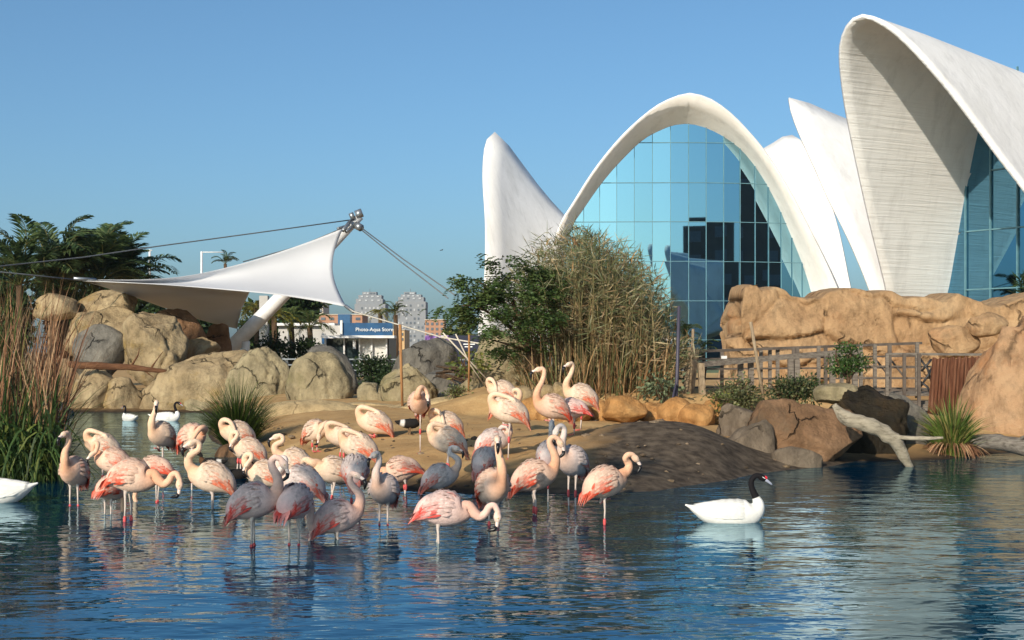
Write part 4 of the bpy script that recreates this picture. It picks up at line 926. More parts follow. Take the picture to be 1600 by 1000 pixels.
n = 160; b = clump_pts(n, -120, 40, 20, 22, rg); b[:, 2] = 1.2
blades(m_, b-OL, rg.uniform(1.0, 2.1, n), np.stack([rg.normal(.05, .22, n), rg.normal(0, .2, n)], 1), rg.uniform(.015, .03, n), pick(GREEN+YGREEN, n, rg), 5, .3, rg)
o = m_.build('green_leaves', M['leaf'], lf); tag(o, kind='stuff')
m_ = MB(); n = 34; b = clump_pts(n, 30, 105, 20, 21.5, rg); b[:, 2] = -.05
blades(m_, b-OL, rg.uniform(.7, 1.9, n), np.stack([rg.uniform(.6, 2.0, n), rg.normal(0, .3, n)], 1), rg.uniform(.012, .02, n), pick(GREEN+OLIVE[:2], n, rg), 9, .35, rg)
o = m_.build('arching_leaves', M['leaf'], lf); tag(o, kind='stuff')
m_ = MB(); n = 620; b = clump_pts(n, -60, 92, 18.9, 20.2, rg); b[:, 2] = rg.uniform(.1, .7, n)
blades(m_, b-OL, rg.uniform(.15, .6, n), np.stack([rg.normal(.08, .28, n), rg.normal(-.2, .2, n)], 1), rg.uniform(.03, .055, n), pick(GREEN+YGREEN[:1], n, rg), 6, 2.2, rg)
o = m_.build('drooping_leaves', M['leaf'], lf); tag(o, kind='stuff')
rock('boulder', 'dark wet stone at the right foot of the left reed bed', (66,622,118,664), 40, 'dark_rock', 171)

# --- great reed stand in the middle
rs = empty('reed_stand', at(925, 612, 29.3), 0, 'dense stand of tall giant reeds in front of the glass arch', 'reeds'); O8 = np.array(rs.location)
rg = np.random.default_rng(12)
def reed_top(px): return np.interp(px, [770, 800, 840, 880, 920, 960, 1000, 1040, 1065], [470, 405, 365, 350, 352, 372, 390, 440, 520])
n = 900; px = rg.normal(935, 55, n).clip(828, 1036); D = rg.uniform(28, 31.5, n)
X = (px-800)/F*D; base = np.stack([X, D, ground_h(X, D)-.05], 1)
tp = px+rg.normal((px-925)*.26, 18, n); tz = HC+(HOR-(reed_top(tp)+np.abs(rg.normal(0, 1, n))*52-4))/F*D
tipX = (tp-800)/F*D; lean = np.stack([tipX-X, rg.normal(0, .35, n)], 1); ht = np.maximum(.9, tz-base[:, 2])
m_ = MB(); c = pick([(.34,.235,.125), (.27,.175,.09), (.42,.31,.175), (.22,.17,.085), (.17,.15,.06)], n, rg)
blades(m_, base-O8, ht, lean, rg.uniform(.016, .03, n), c, 6, .12, rg, tipcol=np.array((.20,.19,.08))); o = m_.build('canes', M['dry_leaf'], rs); tag(o, kind='stuff')
# leaves along each cane, greener and denser towards the top
per = 22; f = rg.uniform(.25, 1.0, (n, per))**.75; ff = f.ravel(); ci = np.repeat(np.arange(n), per)
P = base[ci].copy(); P[:, :2] += lean[ci]*(ff**1.8)[:, None]; P[:, 2] += ht[ci]*(ff-.12*ff**3*np.minimum(1, np.hypot(*lean[ci].T)/ht[ci]*1.4))
dr = np.stack([rg.normal(0, 1, len(P))+.3*np.sign(lean[ci, 0]), rg.normal(0, 1, len(P)), rg.normal(.35, .75, len(P))], 1)
low = (rg.uniform(0, 1, len(P)) > (ff-.15)*1.05)
c = np.where(low[:, None], pick([(.36,.26,.14), (.29,.19,.10), (.42,.33,.19)], len(P), rg), pick([(.14,.16,.07), (.20,.205,.105), (.31,.285,.175), (.10,.125,.05)], len(P), rg))
m_ = MB(); leafcards(m_, P-O8, dr, rg.uniform(.16, .42, len(P)), rg.uniform(.012, .027, len(P)), c, rg)
o = m_.build('leaves', M['leaf'], rs); tag(o, kind='stuff')
m_ = MB(); k = 90; ci = rg.integers(0, n, k); P = base[ci].copy(); P[:, :2] += lean[ci]; P[:, 2] += ht[ci]*.9
blades(m_, P-O8, rg.uniform(.2, .5, k), np.stack([rg.normal(0, .2, k), rg.normal(0, .15, k)], 1), rg.uniform(.03, .05, k), pick(DRY, k, rg), 5, .4, rg); o = m_.build('plumes', M['dry_leaf'], rs); tag(o, kind='stuff')
m_ = MB(); n2 = 500; px = rg.uniform(815, 1045, n2); D = rg.uniform(27.7, 28.8, n2); X = (px-800)/F*D; b = np.stack([X, D, ground_h(X, D)-.03], 1)
blades(m_, b-O8, rg.uniform(.5, 1.5, n2), np.stack([rg.normal((px-925)/300, .3, n2), rg.normal(-.1, .2, n2)], 1), rg.uniform(.015, .03, n2), pick(DRY+OLIVE[:2], n2, rg), 5, .5, rg); o = m_.build('dead_thatch', M['dry_leaf'], rs); tag(o, kind='stuff')

# --- trees
def tree(name, label, base, trunk, limbs, blobs, nleaf, ls, cols, seed, cat='tree', group=None, feather=False, wd=.45, clump=.16, barkmat='bark'):
    """trunk / limbs: lists of ((px,py,D),radius); blobs: (px,py,D,rx,ry,rz metres) crown masses"""
    rg = np.random.default_rng(seed); o = empty(name, at(*base), 0, label, cat, group); O = np.array(o.location)
    m_ = MB(); V, f_ = limb(m_, [p for p, r in trunk], [r for p, r in trunk], seed, 9, .06); m_.add(V-O, f_); m_.build('trunk', M[barkmat], o, smooth=True)
    for L in limbs:
        m_ = MB(); V, f_ = limb(m_, [p for p, r in L], [r for p, r in L], seed+1, 6, .05); m_.add(V-O, f_); m_.build('limb', M[barkmat], o, smooth=True)
    m_ = MB(); wts = np.array([b[3]*b[4]*b[5] for b in blobs])**.75; wts /= wts.sum(); PP = []; DD = []
    for b, w_ in zip(blobs, wts):
        k = max(8, int(nleaf*w_)); c = np.array(at(*b[:3])); nc = max(3, int(k/26))
        cen = rg.normal(size=(nc, 3)); cen /= np.linalg.norm(cen, axis=1)[:, None]; cen *= (rg.uniform(.25, 1, nc)**.45)[:, None]*np.array(b[3:6])
        i = rg.integers(0, nc, k); p = cen[i]+rg.normal(size=(k, 3))*clump*np.array((1, 1, .6)); PP.append(p+c); DD.append(p/np.array(b[3:6])+rg.normal(size=(k, 3))*.8+np.array((0, 0, -.15)))
    PP = np.concatenate(PP); DD = np.concatenate(DD)
    if feather:          # pinnate sprays: rows of leaflets on a short stalk
        k = len(PP); d = DD/np.linalg.norm(DD, axis=1)[:, None]; d[:, 2] *= .35; d /= np.linalg.norm(d, axis=1)[:, None]; s = np.cross(d, np.array((0, 0, 1.))); s /= np.linalg.norm(s, axis=1)[:, None]
        cc = pick(cols, k, rg)
        for q in range(6):
            for sg in (-1, 1): leafcards(m_, PP+d*(ls*.28*q)-O+np.array((0, 0, -.004*q*q)), s*sg+d*.5+rg.normal(0, .12, (k, 3)), np.full(k, ls*.7), np.full(k, ls*.3), cc, rg)
    else: leafcards(m_, PP-O, DD, rg.uniform(.7, 1.3, len(PP))*ls, rg.uniform(.7, 1.3, len(PP))*ls*wd, pick(cols, len(PP), rg, .3), rg)
    cr = m_.build('crown', M['leaf'], o); tag(cr, kind='stuff'); return o
DT = 28.2; TX = 12
tree('feathery_tree', 'spreading green feathery-leaved tree left of the reed stand', (836,618,DT), [((838,618,DT),.10),((834,585,DT),.085),((826,545,DT),.075),((812,500,DT),.06),((800,470,DT),.04)],
     [[((826,545,DT),.05),((790,505,DT),.035),((745,480,DT-.3),.02),((712,478,DT-.5),.01)], [((815,510,DT),.05),((775,460,DT),.03),((740,435,DT),.012)], [((812,500,DT),.05),((835,460,DT),.03),((850,440,DT),.012)], [((828,550,DT),.04),((800,540,DT-.4),.025),((765,530,DT-.6),.01)]],
     [(745,448,DT,.55,.7,.24),(712,478,DT-.2,.32,.4,.22),(728,503,DT-.3,.42,.5,.16),(800,425,DT,.62,.7,.32),(795,478,DT-.2,.75,.7,.36),(848,445,DT,.42,.6,.4),(838,500,DT-.2,.5,.5,.4),(772,518,DT-.5,.45,.5,.2),(815,545,DT-.4,.45,.5,.2),(765,478,DT,.5,.6,.26)],
     1500, .105, [(.065,.085,.022), (.06,.11,.028), (.03,.06,.016), (.085,.13,.035)], 21, feather=True, clump=.12)
# --- palms
def frond_mesh(name, L, arch, nl, seed, cols, droop=.5, lw=.022):
    rg = np.random.default_rng(seed); m_ = MB(); t = np.linspace(0, 1, 9)
    x = L*(t-.12*t**2); z = L*(arch*t-droop*t**2.2)
    c = np.stack([x, np.zeros(9), z], 1); m_.tube(c, np.interp(t, [0, 1], [.022, .004])*L/1.6, 5, col=(.16,.15,.05))
    f = np.linspace(.16, 1, nl); P = np.stack([np.interp(f, t, c[:, k]) for k in range(3)], 1); T = np.gradient(P, axis=0); T /= np.linalg.norm(T, axis=1)[:, None]
    for s in (-1, 1):
        d = T*.75+np.array((0, s*1., 0))+np.array((0, 0, .25))+rg.normal(0, .12, (nl, 3)); d /= np.linalg.norm(d, axis=1)[:, None]
        ln = L*.30*np.sin(np.pi*np.clip(f*.9+.08, 0, 1))**.6*rg.uniform(.85, 1.1, nl); cc = pick(cols, nl, rg)
        e = P+d*ln[:, None]; e[:, 2] -= ln*.28; md_ = P+d*ln[:, None]*.5; wv = np.cross(d, np.array((0, 0, 1.))); wv /= np.linalg.norm(wv, axis=1)[:, None]+1e-9; wv *= lw*L/1.6
        V = np.stack([P, md_+wv, e, md_-wv], 1); m_.add(V.reshape(-1, 3), np.arange(nl*4).reshape(nl, 4), np.repeat(cc, 4, 0))
    me = m_.mesh(name); me.materials.append(M['leaf']); return me
PG = [(.05,.09,.032), (.075,.12,.042), (.032,.06,.022), (.11,.15,.055)]
FR = [frond_mesh('frond', 2.0, a, 40, 30+i, PG, dr, .026) for i, (a, dr) in enumerate(((.95, .75), (.6, .7), (1.2, .8), (.3, .6)))]
FRY = [frond_mesh('frond', 1.2, a, 20, 50+i, [(.30,.24,.03), (.24,.22,.035), (.16,.17,.035)], dr, .035) for i, (a, dr) in enumerate(((.5, 1.2), (.2, 1.1)))]
FRG = [frond_mesh('frond', 1.2, a, 22, 60+i, [(.06,.10,.03), (.09,.13,.035), (.13,.16,.045)], dr, .03) for i, (a, dr) in enumerate(((.9, 1.0), (.5, .9), (1.3, 1.0)))]
def palm(label, px, py, D, ybase, n, sc, seed, meshes=None, group='palms round the pond', tr=.12, minel=0):
    r = random.Random(seed); meshes = meshes or FR; p = empty('palm_tree', at(px, ybase, D), 0, label, 'palm', group); O = np.array(p.location); top = np.array(at(px, py, D))
    m_ = MB(); m_.tube(np.array([O, (O+top)/2+np.array((.05, 0, 0)), top])-O, [tr*1.2, tr, tr*.9], 9); m_.build('trunk', M['bark'], p, smooth=True)
    for k in range(n):
        me = meshes[r.randrange(len(meshes))]; a = k*2.39996+r.uniform(-.3, .3); el = r.uniform(-.25, .95)
        link('frond', me, p, tuple(top-O), (r.uniform(-.25, .25), -el, a), sc*r.uniform(.8, 1.15))
    return p
palm('leftmost dark feather palm rising behind the reeds', 30, 446, 47, 560, 26, 1.1, 1)
palm('dark feather palm with upright crown at the middle of the left group', 100, 442, 50, 560, 28, 1.15, 2)
palm('tallest feather palm of the left group', 150, 442, 52, 560, 28, 1.15, 3)
palm('feather palm with fronds reaching right over the canopy tip', 200, 450, 51, 560, 26, 1.0, 4)
palm('low feather palm just above the canopy tip', 160, 440, 49, 560, 22, 1.1, 5)
palm('low feather palm behind the flat tan boulder', 85, 440, 48, 560, 22, 1.1, 9)
palm('distant small palm crown showing above the canopy', 352, 412, 95, 480, 14, .5, 6)
palm('small green palm before the white service building', 484, 512, 57, 580, 15, .85, 7, FRG)
palm('slim green palm at the left end of the service building', 455, 505, 58, 580, 12, .75, 8, FRG)
palm('drooping yellow-leaved palm right of the mast', 428, 495, 55, 580, 14, .75, 10, FRY)
palm('yellowish palm seen through the gap under the canopy', 400, 482, 57, 580, 15, .8, 11, FRY)
palm('curved small palm between the two grey towers', 618, 492, 70, 585, 15, .75, 12, FRG)
palm('brownish palm crown in front of the left grey tower', 594, 490, 75, 585, 13, .62, 13, FRY)
palm('spiky young palm right of the reeds at the foot of the glass', 1070, 530, 33, 600, 12, .5, 14, FRG, tr=.05)
palm('spiky young palm behind the leaning timber', 1098, 548, 34, 600, 9, .36, 15, FRG, tr=.05)
palm('yellow-green shoot at the foot of the feathery tree', 822, 570, 30.8, 610, 12, .42, 16, FRG, tr=.04)
# --- background trees and shrubs
def bush(name, label, box, D, n, ls, cols, seed, cat='shrub', group=None, wd=.5, clump=.16):
    x0, y0, x1, y1 = box; cx = (x0+x1)/2; rx = PX(x1-x0, D)/2; rz = PX(y1-y0, D)/2; r = random.Random(seed)
    bl_ = [(cx, (y0+y1)/2, D, rx*.75, rx*.6, rz*.8)]+[(cx+r.uniform(-.6, .6)*(x1-x0)/2, (y0+y1)/2+r.uniform(-.5, .6)*(y1-y0)/2, D+r.uniform(-.3, .3)*rx, rx*.4, rx*.4, rz*.42) for _ in range(6)]
    lim = [[((cx, y1, D), .03), ((cx+r.uniform(-.3, .3)*(x1-x0), (y0+y1)/2, D), .018), ((cx+r.uniform(-.4, .4)*(x1-x0), y0+(y1-y0)*.2, D), .006)] for _ in range(4)]
    return tree(name, label, (cx, y1, D), [((cx, y1+4, D), .04), ((cx, y1-(y1-y0)*.3, D), .03), ((cx, y0+(y1-y0)*.4, D), .012)], lim, bl_, n, ls, cols, seed, cat, group, wd=wd, clump=clump)
DK = [(.018,.035,.012), (.03,.055,.018), (.04,.07,.022)]
BG = 'leafy trees beyond the canopy'
bush('leafy_tree', 'dark leafy tree seen under the canopy left of the mast', (372,452,440,560), 66, 1400, .30, DK+GREEN, 41, 'tree', BG)
bush('leafy_tree', 'dense dark tree right of the mast above the white building', (430,455,502,520), 70, 1500, .32, DK, 42, 'tree', BG)
bush('leafy_tree', 'leafy mass at the left edge behind the palms', (-40,415,70,560), 58, 3500, .34, DK, 43, 'tree', BG)
bush('leafy_tree', 'dark leafy mass behind the left palms', (60,425,160,560), 60, 3500, .34, DK, 44, 'tree', BG)
bush('leafy_tree', 'dark leafy mass behind the canopy tip', (140,432,262,560), 61, 4000, .34, DK, 45, 'tree', BG)
bush('leafy_tree', 'dark tree in the shade under the canopy', (255,470,350,565), 60, 1500, .3, DK, 46, 'tree', BG)
bush('leafy_tree', 'ochre-tinged far treetop between hoarding and white lobe', (690,505,760,545), 120, 700, .5, YGREEN+DK, 47, 'tree', BG)
HG = 'dark shrubs round the kiosk'
bush('shrub', 'dark shrub at the foot of the yellow palm', (392,520,450,575), 52, 1300, .14, DK, 51, 'shrub', HG)
bush('shrub', 'dark shrub before the white service building', (440,530,505,580), 53, 1300, .14, DK, 52, 'shrub', HG)
bush('shrub', 'dark ivy-like shrub under the kiosk windows', (555,552,615,605), 42, 1800, .11, DK, 53, 'shrub', HG)
bush('shrub', 'dark shrub behind the round pale boulder', (590,565,650,608), 41, 1300, .11, DK, 54, 'shrub', HG)
bush('shrub', 'bright green seedling beside the thin orange stake', (712,545,752,585), 32.5, 220, .12, YGREEN, 55, 'shrub')
bush('shrub', 'small leafy bright green shrub on the flat stone', (1293,530,1358,595), 24.2, 1500, .055, [(.05,.10,.02), (.07,.13,.03), (.035,.07,.016)], 56, 'shrub', clump=.06)
bush('shrub', 'low olive shrub below the timber railing', (1110,585,1195,640), 27.2, 1900, .07, OLIVE, 57, 'shrub', 'low olive shrubs under the railing', clump=.1)
bush('shrub', 'low dark olive shrub on top of the brown boulder', (1190,590,1282,632), 25.2, 1900, .07, OLIVE+DK, 58, 'shrub', 'low olive shrubs under the railing', clump=.1)
bush('shrub', 'yellowish tuft right of the orange stones', (1112,612,1150,652), 25.6, 600, .07, OLIVE+YGREEN, 59, 'shrub', clump=.08)
bush('shrub', 'bright green shrub right of the reed stand base', (1030,535,1065,590), 30.6, 900, .09, YGREEN+GREEN, 60, 'shrub')
bush('shrub', 'pale green weed at the right foot of the reeds', (1012,588,1048,618), 27.5, 300, .1, [(.12,.16,.09), (.16,.2,.11)], 61, 'shrub')
bush('shrub', 'dark palm-like tree at the right edge before the blue glass', (1575,400,1680,520), 44, 1000, .35, DK, 62, 'tree', wd=.15)
bush('shrub', 'ground-hugging green mat beside the thin stake', (690,604,735,618), 29.6, 500, .05, OLIVE+YGREEN, 63, 'shrub', clump=.07)
# --- tussocks
def tussock(name, label, px, py, D, n, h, spread, wd, cols, seed, cat='grass clump', dry=0, zoff=0.):
    rg = np.random.default_rng(seed); o = empty(name, at(px, py, D), 0, label, cat); m_ = MB()
    a = rg.uniform(0, 2*math.pi, n); r = rg.uniform(0, 1, n)**.5
    b = np.stack([np.cos(a)*r*spread*.28, np.sin(a)*r*spread*.28, np.full(n, zoff)], 1)
    ln = np.stack([np.cos(a)*r*spread+rg.normal(0, .08, n), np.sin(a)*r*spread+rg.normal(0, .08, n)], 1)
    blades(m_, b, h*rg.uniform(.5, 1.05, n)*(1-.25*r), ln, wd*rg.uniform(.6, 1.2, n), pick(cols, n, rg), 7, .35, rg); q = m_.build('leaves', M['leaf'], o); tag(q, kind='stuff')
    if dry:
        m_ = MB(); a = rg.uniform(0, 2*math.pi, dry); b = np.stack([np.cos(a)*spread*.35, np.sin(a)*spread*.35, np.full(dry, .22)], 1)
        blades(m_, b, rg.uniform(.1, .25, dry), np.stack([np.cos(a), np.sin(a)], 1)*rg.uniform(.15, .45, (dry, 1)), wd*.8*np.ones(dry), pick(DRYR, dry, rg), 6, 2.4, rg); q = m_.build('dead_leaves', M['dry_leaf'], o); tag(q, kind='stuff')
    return o
tussock('grass_tussock', 'spiky dark green tussock at the water edge before the furrowed rock', 372, 706, 24.6, 1300, 1.6, .85, .013, [(.045,.085,.012), (.07,.11,.018), (.025,.04,.01)], 71)
tussock('sword_plant', 'clump of upright sword-shaped green leaves with a dead brown skirt at right', 1487, 716, 23.8, 460, 1.25, .6, .036, [(.11,.17,.03), (.15,.19,.045), (.08,.13,.022), (.26,.22,.07)], 72, 'plant', dry=260)
tussock('sedge_tuft', 'small dry tuft at the left foot of the leaning rock', 768, 640, 29.4, 60, .3, .25, .012, OLIVE, 73)
# --- pebbles and clods on the bank
rg = np.random.default_rng(77); m_ = MB(); V0, F0 = ico(1); k = 0
while k < 260:
    x, y = rg.uniform(-4.5, 4.2), rg.uniform(17.3, 26.5); z = gh(x, y)
    if z < .015: continue
    s = rg.gamma(2., .011)+.008; q = V0*(1+rg.normal(0, .14, (len(V0), 1)))*np.array((s*rg.uniform(.8, 1.5), s, s*.6)); m_.add(q+np.array((x, y, z+s*.15)), F0, pick([(.22,.16,.10), (.15,.11,.075), (.28,.21,.14), (.09,.07,.05)], 1, rg)[0]); k += 1
o = m_.build('pebbles', M['dry_leaf']); tag(o, 'pebbles and clods scattered over the sandy bank', 'pebbles', kind='stuff')
# --- two slim trees behind the photographer: they shade the near flamingos and the right of the bank
def off_tree(label, x, y, z0, z1, r, n, seed):
    rg = np.random.default_rng(seed); o = empty('shade_tree', (x, y, -.2), 0, label, 'tree', 'trees beside the viewpoint'); m_ = MB(); cz = (z0+z1)/2
    m_.tube([(0, 0, -.5), (.1, .05, z0), (0, 0, z1*.9)], [.16, .12, .03], 9); m_.build('trunk', M['bark'], o, smooth=True); m_ = MB()
    c = rg.normal(size=(n//20, 3)); c /= np.linalg.norm(c, axis=1)[:, None]; c *= (rg.uniform(.1, 1, len(c))**.4)[:, None]*np.array((r, r, (z1-z0)/2)); i = rg.integers(0, len(c), n)
    p = c[i]+rg.normal(size=(n, 3))*.16; leafcards(m_, p+np.array((0, 0, cz)), p+rg.normal(size=(n, 3)), np.full(n, .30), np.full(n, .16), pick(GREEN, n, rg), rg); q = m_.build('crown', M['leaf'], o); tag(q, kind='stuff')
off_tree('tall slim tree out of frame left of the viewpoint shading the near flamingos', -7.7, 2.5, 4.6, 9.2, 1.15, 1500, 91)
#off_tree('second slim tree out of frame left of the viewpoint shading the bank', -6.0, 2.0, 7.2, 9.6, 1.0, 2600, 92)

# --- what stands behind the viewpoint and shows only as reflections in the glass
M['flat_wall'] = noise_mat('flats_wall', [(.10,.085,.07), (.15,.125,.10)], scale=.3, bump=0); M['flat_win'] = plain('flats_window', (.14,.15,.16), .3)
def flats(label, x, y, wd, ht, rz, nc, nr):
    t = empty('block_of_flats', (x, y, 0), rz, label, 'building', 'blocks of flats mirrored in the glass'); m_ = MB(); m_.box((0, 0, ht/2), (wd, 12, ht)); m_.build('wall', M['flat_wall'], t)
    w1 = MB(); w1.box((0, 0, 0), (wd/nc*.5, .2, ht/nr*.45)); me = w1.mesh('window'); me.materials.append(M['flat_win'])
    for i in range(nc):
        for j in range(nr): link('window', me, t, ((i+.5)/nc*wd-wd/2, 6.06, (j+.55)/nr*ht))
flats('tall brown block of flats mirrored dark in the right of the glass arch', 92, 4, 30, 46, R(40), 8, 13)
flats('lower brown block of flats mirrored in the middle of the glass arch', 52, -12, 44, 21, R(22), 10, 6)
def far_tree(label, x, y, h, seed):
    rg = np.random.default_rng(seed); o = empty('leafy_tree', (x, y, 0), 0, label, 'tree', 'trees mirrored in the glass'); m_ = MB(); m_.tube([(0, 0, 0), (.2, 0, h*.5), (0, 0, h*.8)], [.35, .25, .08], 8); m_.build('trunk', M['bark'], o, smooth=True)
    n = 900; c = rg.normal(size=(40, 3)); c /= np.linalg.norm(c, axis=1)[:, None]; c *= (rg.uniform(.2, 1, 40)**.4)[:, None]*np.array((h*.42, h*.42, h*.36)); p = c[rg.integers(0, 40, n)]+rg.normal(size=(n, 3))*.5
    m_ = MB(); leafcards(m_, p+np.array((0, 0, h*.62)), p+rg.normal(size=(n, 3)), np.full(n, .9), np.full(n, .5), pick(DK, n, rg), rg); q = m_.build('crown', M['leaf'], o); tag(q, kind='stuff')
for k, (x, y, h) in enumerate(((-22, -30, 8), (-10, -34, 7), (2, -30, 9), (14, -33, 8), (25, -28, 10), (36, -20, 9), (-36, -26, 8), (46, -8, 9))):
    far_tree(['leafy tree behind the viewpoint, %s in the row from the left' % w_ for w_ in ('second', 'third', 'fourth', 'fifth', 'sixth', 'seventh', 'first', 'eighth')][k], x, y, h, 200+k)
# --- thin morning haze over the whole place
hz = MB(); hz.box((0, 500, 29), (2400, 1700, 62)); hm = bpy.data.materials.new('haze'); hm.use_nodes = True; tt = hm.node_tree; tt.nodes.remove(tt.nodes['Principled BSDF'])
pvn = tt.nodes.new('ShaderNodeVolumePrincipled'); pvn.inputs['Color'].default_value = (.80,.88,1, 1); pvn.inputs['Density'].default_value = .00016; pvn.inputs['Anisotropy'].default_value = .2
tt.links.new(pvn.outputs[0], tt.nodes['Material Output'].inputs['Volume'])
tag(hz.build('haze', hm), 'thin bluish haze over the distant town', 'haze', kind='stuff')
# ------------------------------------------------------------------ flamingos
M['plumage'] = col_mat('plumage', .85, .12, trans=0, var=.10, vscale=26., bump=.5, bscale=60.)
M['feather'] = col_mat('feather', .85, .1, trans=.12, var=.2, vscale=35.)
M['bill'] = col_mat('bill', .4, .4, var=.05); M['leg_skin'] = col_mat('leg_skin', .55, .3, var=.15, vscale=40.)
M['black_horn'] = plain('black_horn', (.012,.011,.012), .3); M['eye'] = plain('eye', (.55,.42,.12), .2)
TONE = {  # back/body, neck, breast, coral of the wing
    'cream': ((.74,.565,.435), (.76,.54,.385), (.70,.38,.20), (.72,.15,.07)),
    'pink':  ((.74,.51,.39), (.75,.46,.31), (.64,.27,.12), (.70,.09,.045)),
    'rose':  ((.72,.52,.47), (.74,.51,.43), (.66,.34,.22), (.70,.06,.045)),
    'grey':  ((.64,.53,.49), (.62,.53,.49), (.64,.36,.22), (.66,.12,.07)),
}
BODY = [(-.30,-.115,.008,.006), (-.27,-.095,.042,.028), (-.225,-.06,.085,.075), (-.165,-.025,.120,.124), (-.09,.0,.146,.158), (0,.008,.158,.174), (.09,.004,.150,.170), (.165,-.002,.124,.146), (.22,.003,.090,.110), (.265,.03,.056,.070)]
POSE = {  # neck points (x forward, y left, z up) behind the head, then the way the head points
    'up':    ([(.305,0,.10), (.315,0,.18), (.285,0,.26), (.262,0,.335), (.275,0,.40), (.312,0,.435)], (.85,0,-.52)),
    'tall':  ([(.30,0,.11), (.30,0,.21), (.28,0,.31), (.275,0,.41), (.29,0,.49), (.325,0,.52)], (.85,0,-.5)),
    'ess':   ([(.32,0,.075), (.345,0,.15), (.31,0,.215), (.265,0,.27), (.275,0,.335), (.32,0,.355)], (.8,0,-.6)),
    'hook':  ([(.31,0,.10), (.315,0,.19), (.30,0,.27), (.31,0,.335), (.36,0,.36), (.405,0,.325)], (.25,0,-1)),
    'loop':  ([(.315,0,.08), (.335,0,.14), (.315,.02,.19), (.27,.05,.205), (.24,.085,.18), (.245,.11,.13)], (.35,.1,-1)),
    'preen': ([(.302,.005,.065), (.312,.04,.115), (.285,.085,.145), (.23,.13,.145), (.175,.165,.11), (.135,.18,.06)], (-.5,.1,-.9)),
    'back':  ([(.302,0,.075), (.31,.015,.125), (.28,.04,.165), (.215,.065,.18), (.14,.08,.182), (.07,.09,.178)], (-.95,.1,-.35)),
    'chest': ([(.32,0,.055), (.345,.02,.115), (.33,.05,.175), (.29,.09,.185), (.265,.13,.145), (.262,.15,.085)], (.5,.15,-.75)),
    'feed':  ([(.325,0,-.02), (.385,0,-.055), (.44,0,-.02), (.475,0,.045), (.525,0,.06), (.56,0,.005)], (.05,0,-1)),
    'deep':  ([(.32,0,-.04), (.35,0,-.12), (.345,0,-.21), (.35,0,-.29), (.37,0,-.36), (.36,0,-.42)], (-.25,0,-1)),
    'side':  ([(.33,0,.03), (.38,.05,.045), (.40,.12,.03), (.385,.18,-.02), (.34,.20,-.07), (.30,.20,-.11)], (-.4,.0,-1)),
    'bow':   ([(.33,0,.06), (.365,0,.13), (.35,0,.205), (.33,.02,.26), (.355,.05,.305), (.40,.06,.29)], (.5,.1,-.9)),
}
def lerp3(a, b, f): return np.asarray(a)*(1-f)+np.asarray(b)*f
def bird_body(pose, side, tone, pitch, nscale, tw):
    nk, hd = POSE[pose]; B, N, Br, Co = [np.array(c) for c in TONE[tone]]
    st = [(x, 0, z, ry, rz) for x, z, ry, rz in BODY]
    k0 = np.array((.265, 0, .03)); rn = [.054, .045, .039, .0345, .031, .029]
    P = [np.array(p)*np.array((1, side, 1)) for p in nk]; P = [k0+(p-k0)*np.array((1, 1, nscale)) for p in P]
    if tw:
        for i, p in enumerate(P):
            a = tw*(i+1)/len(P); d = p-k0; c, s = math.cos(a), math.sin(a); P[i] = k0+np.array((d[0]*c-d[1]*s, d[0]*s+d[1]*c, d[2]))
    for p, r in zip(P, rn): st.append((*p, r, r))
    h = np.array(hd, float)*np.array((1, side, 1))
    if tw: c, s = math.cos(tw*1.25), math.sin(tw*1.25); h = np.array((h[0]*c-h[1]*s, h[0]*s+h[1]*c, h[2]))
    h /= np.linalg.norm(h); e = P[-1]
    for d, r in ((.03, .036), (.06, .041), (.09, .034), (.112, .021)): st.append((*(e+h*d), r*.86, r))
    Q = crom(st, 5); Q[:, 3:] = np.maximum(Q[:, 3:], .004)
    # body pitch: turn the whole bird round y
    c, s = math.cos(pitch), math.sin(pitch)
    def rot(p): p = np.atleast_2d(p).copy(); x, z = p[:, 0].copy(), p[:, 2].copy(); p[:, 0] = x*c-z*s; p[:, 2] = x*s+z*c; return p
    Q[:, :3] = rot(Q[:, :3]); V, Fq, Fn = tube_np(Q[:, :3], Q[:, 3:5], 16)
    n = len(Q); nb = 9*5; col = np.zeros((n, 3))
    for i in range(n):
        if i < nb:
            f = i/nb; c_ = lerp3(Co*.6+B*.4, B, min(1, f/.35)) if f < .35 else lerp3(B, Br, max(0, (f-.72)/.28)*.65)
        else:
            f = (i-nb)/(n-nb); c_ = lerp3(lerp3(B, Br, .65), N, min(1, f/.3)) if f < .3 else lerp3(N, (.80,.70,.60), max(0, f-.5))
        col[i] = c_
    cols = np.repeat(col, 16, 0)
    end = e+h*.112; dn = np.array((-.35, 0, -1.)); dn = dn-h*np.dot(dn, h)
    if np.linalg.norm(dn) < .2: dn = np.array((-1., 0, 0))-h*np.dot((-1., 0, 0), h)
    dn /= np.linalg.norm(dn)
    return V, Fq, Fn, cols, rot(end)[0], rot(h)[0], rot(dn)[0], rot
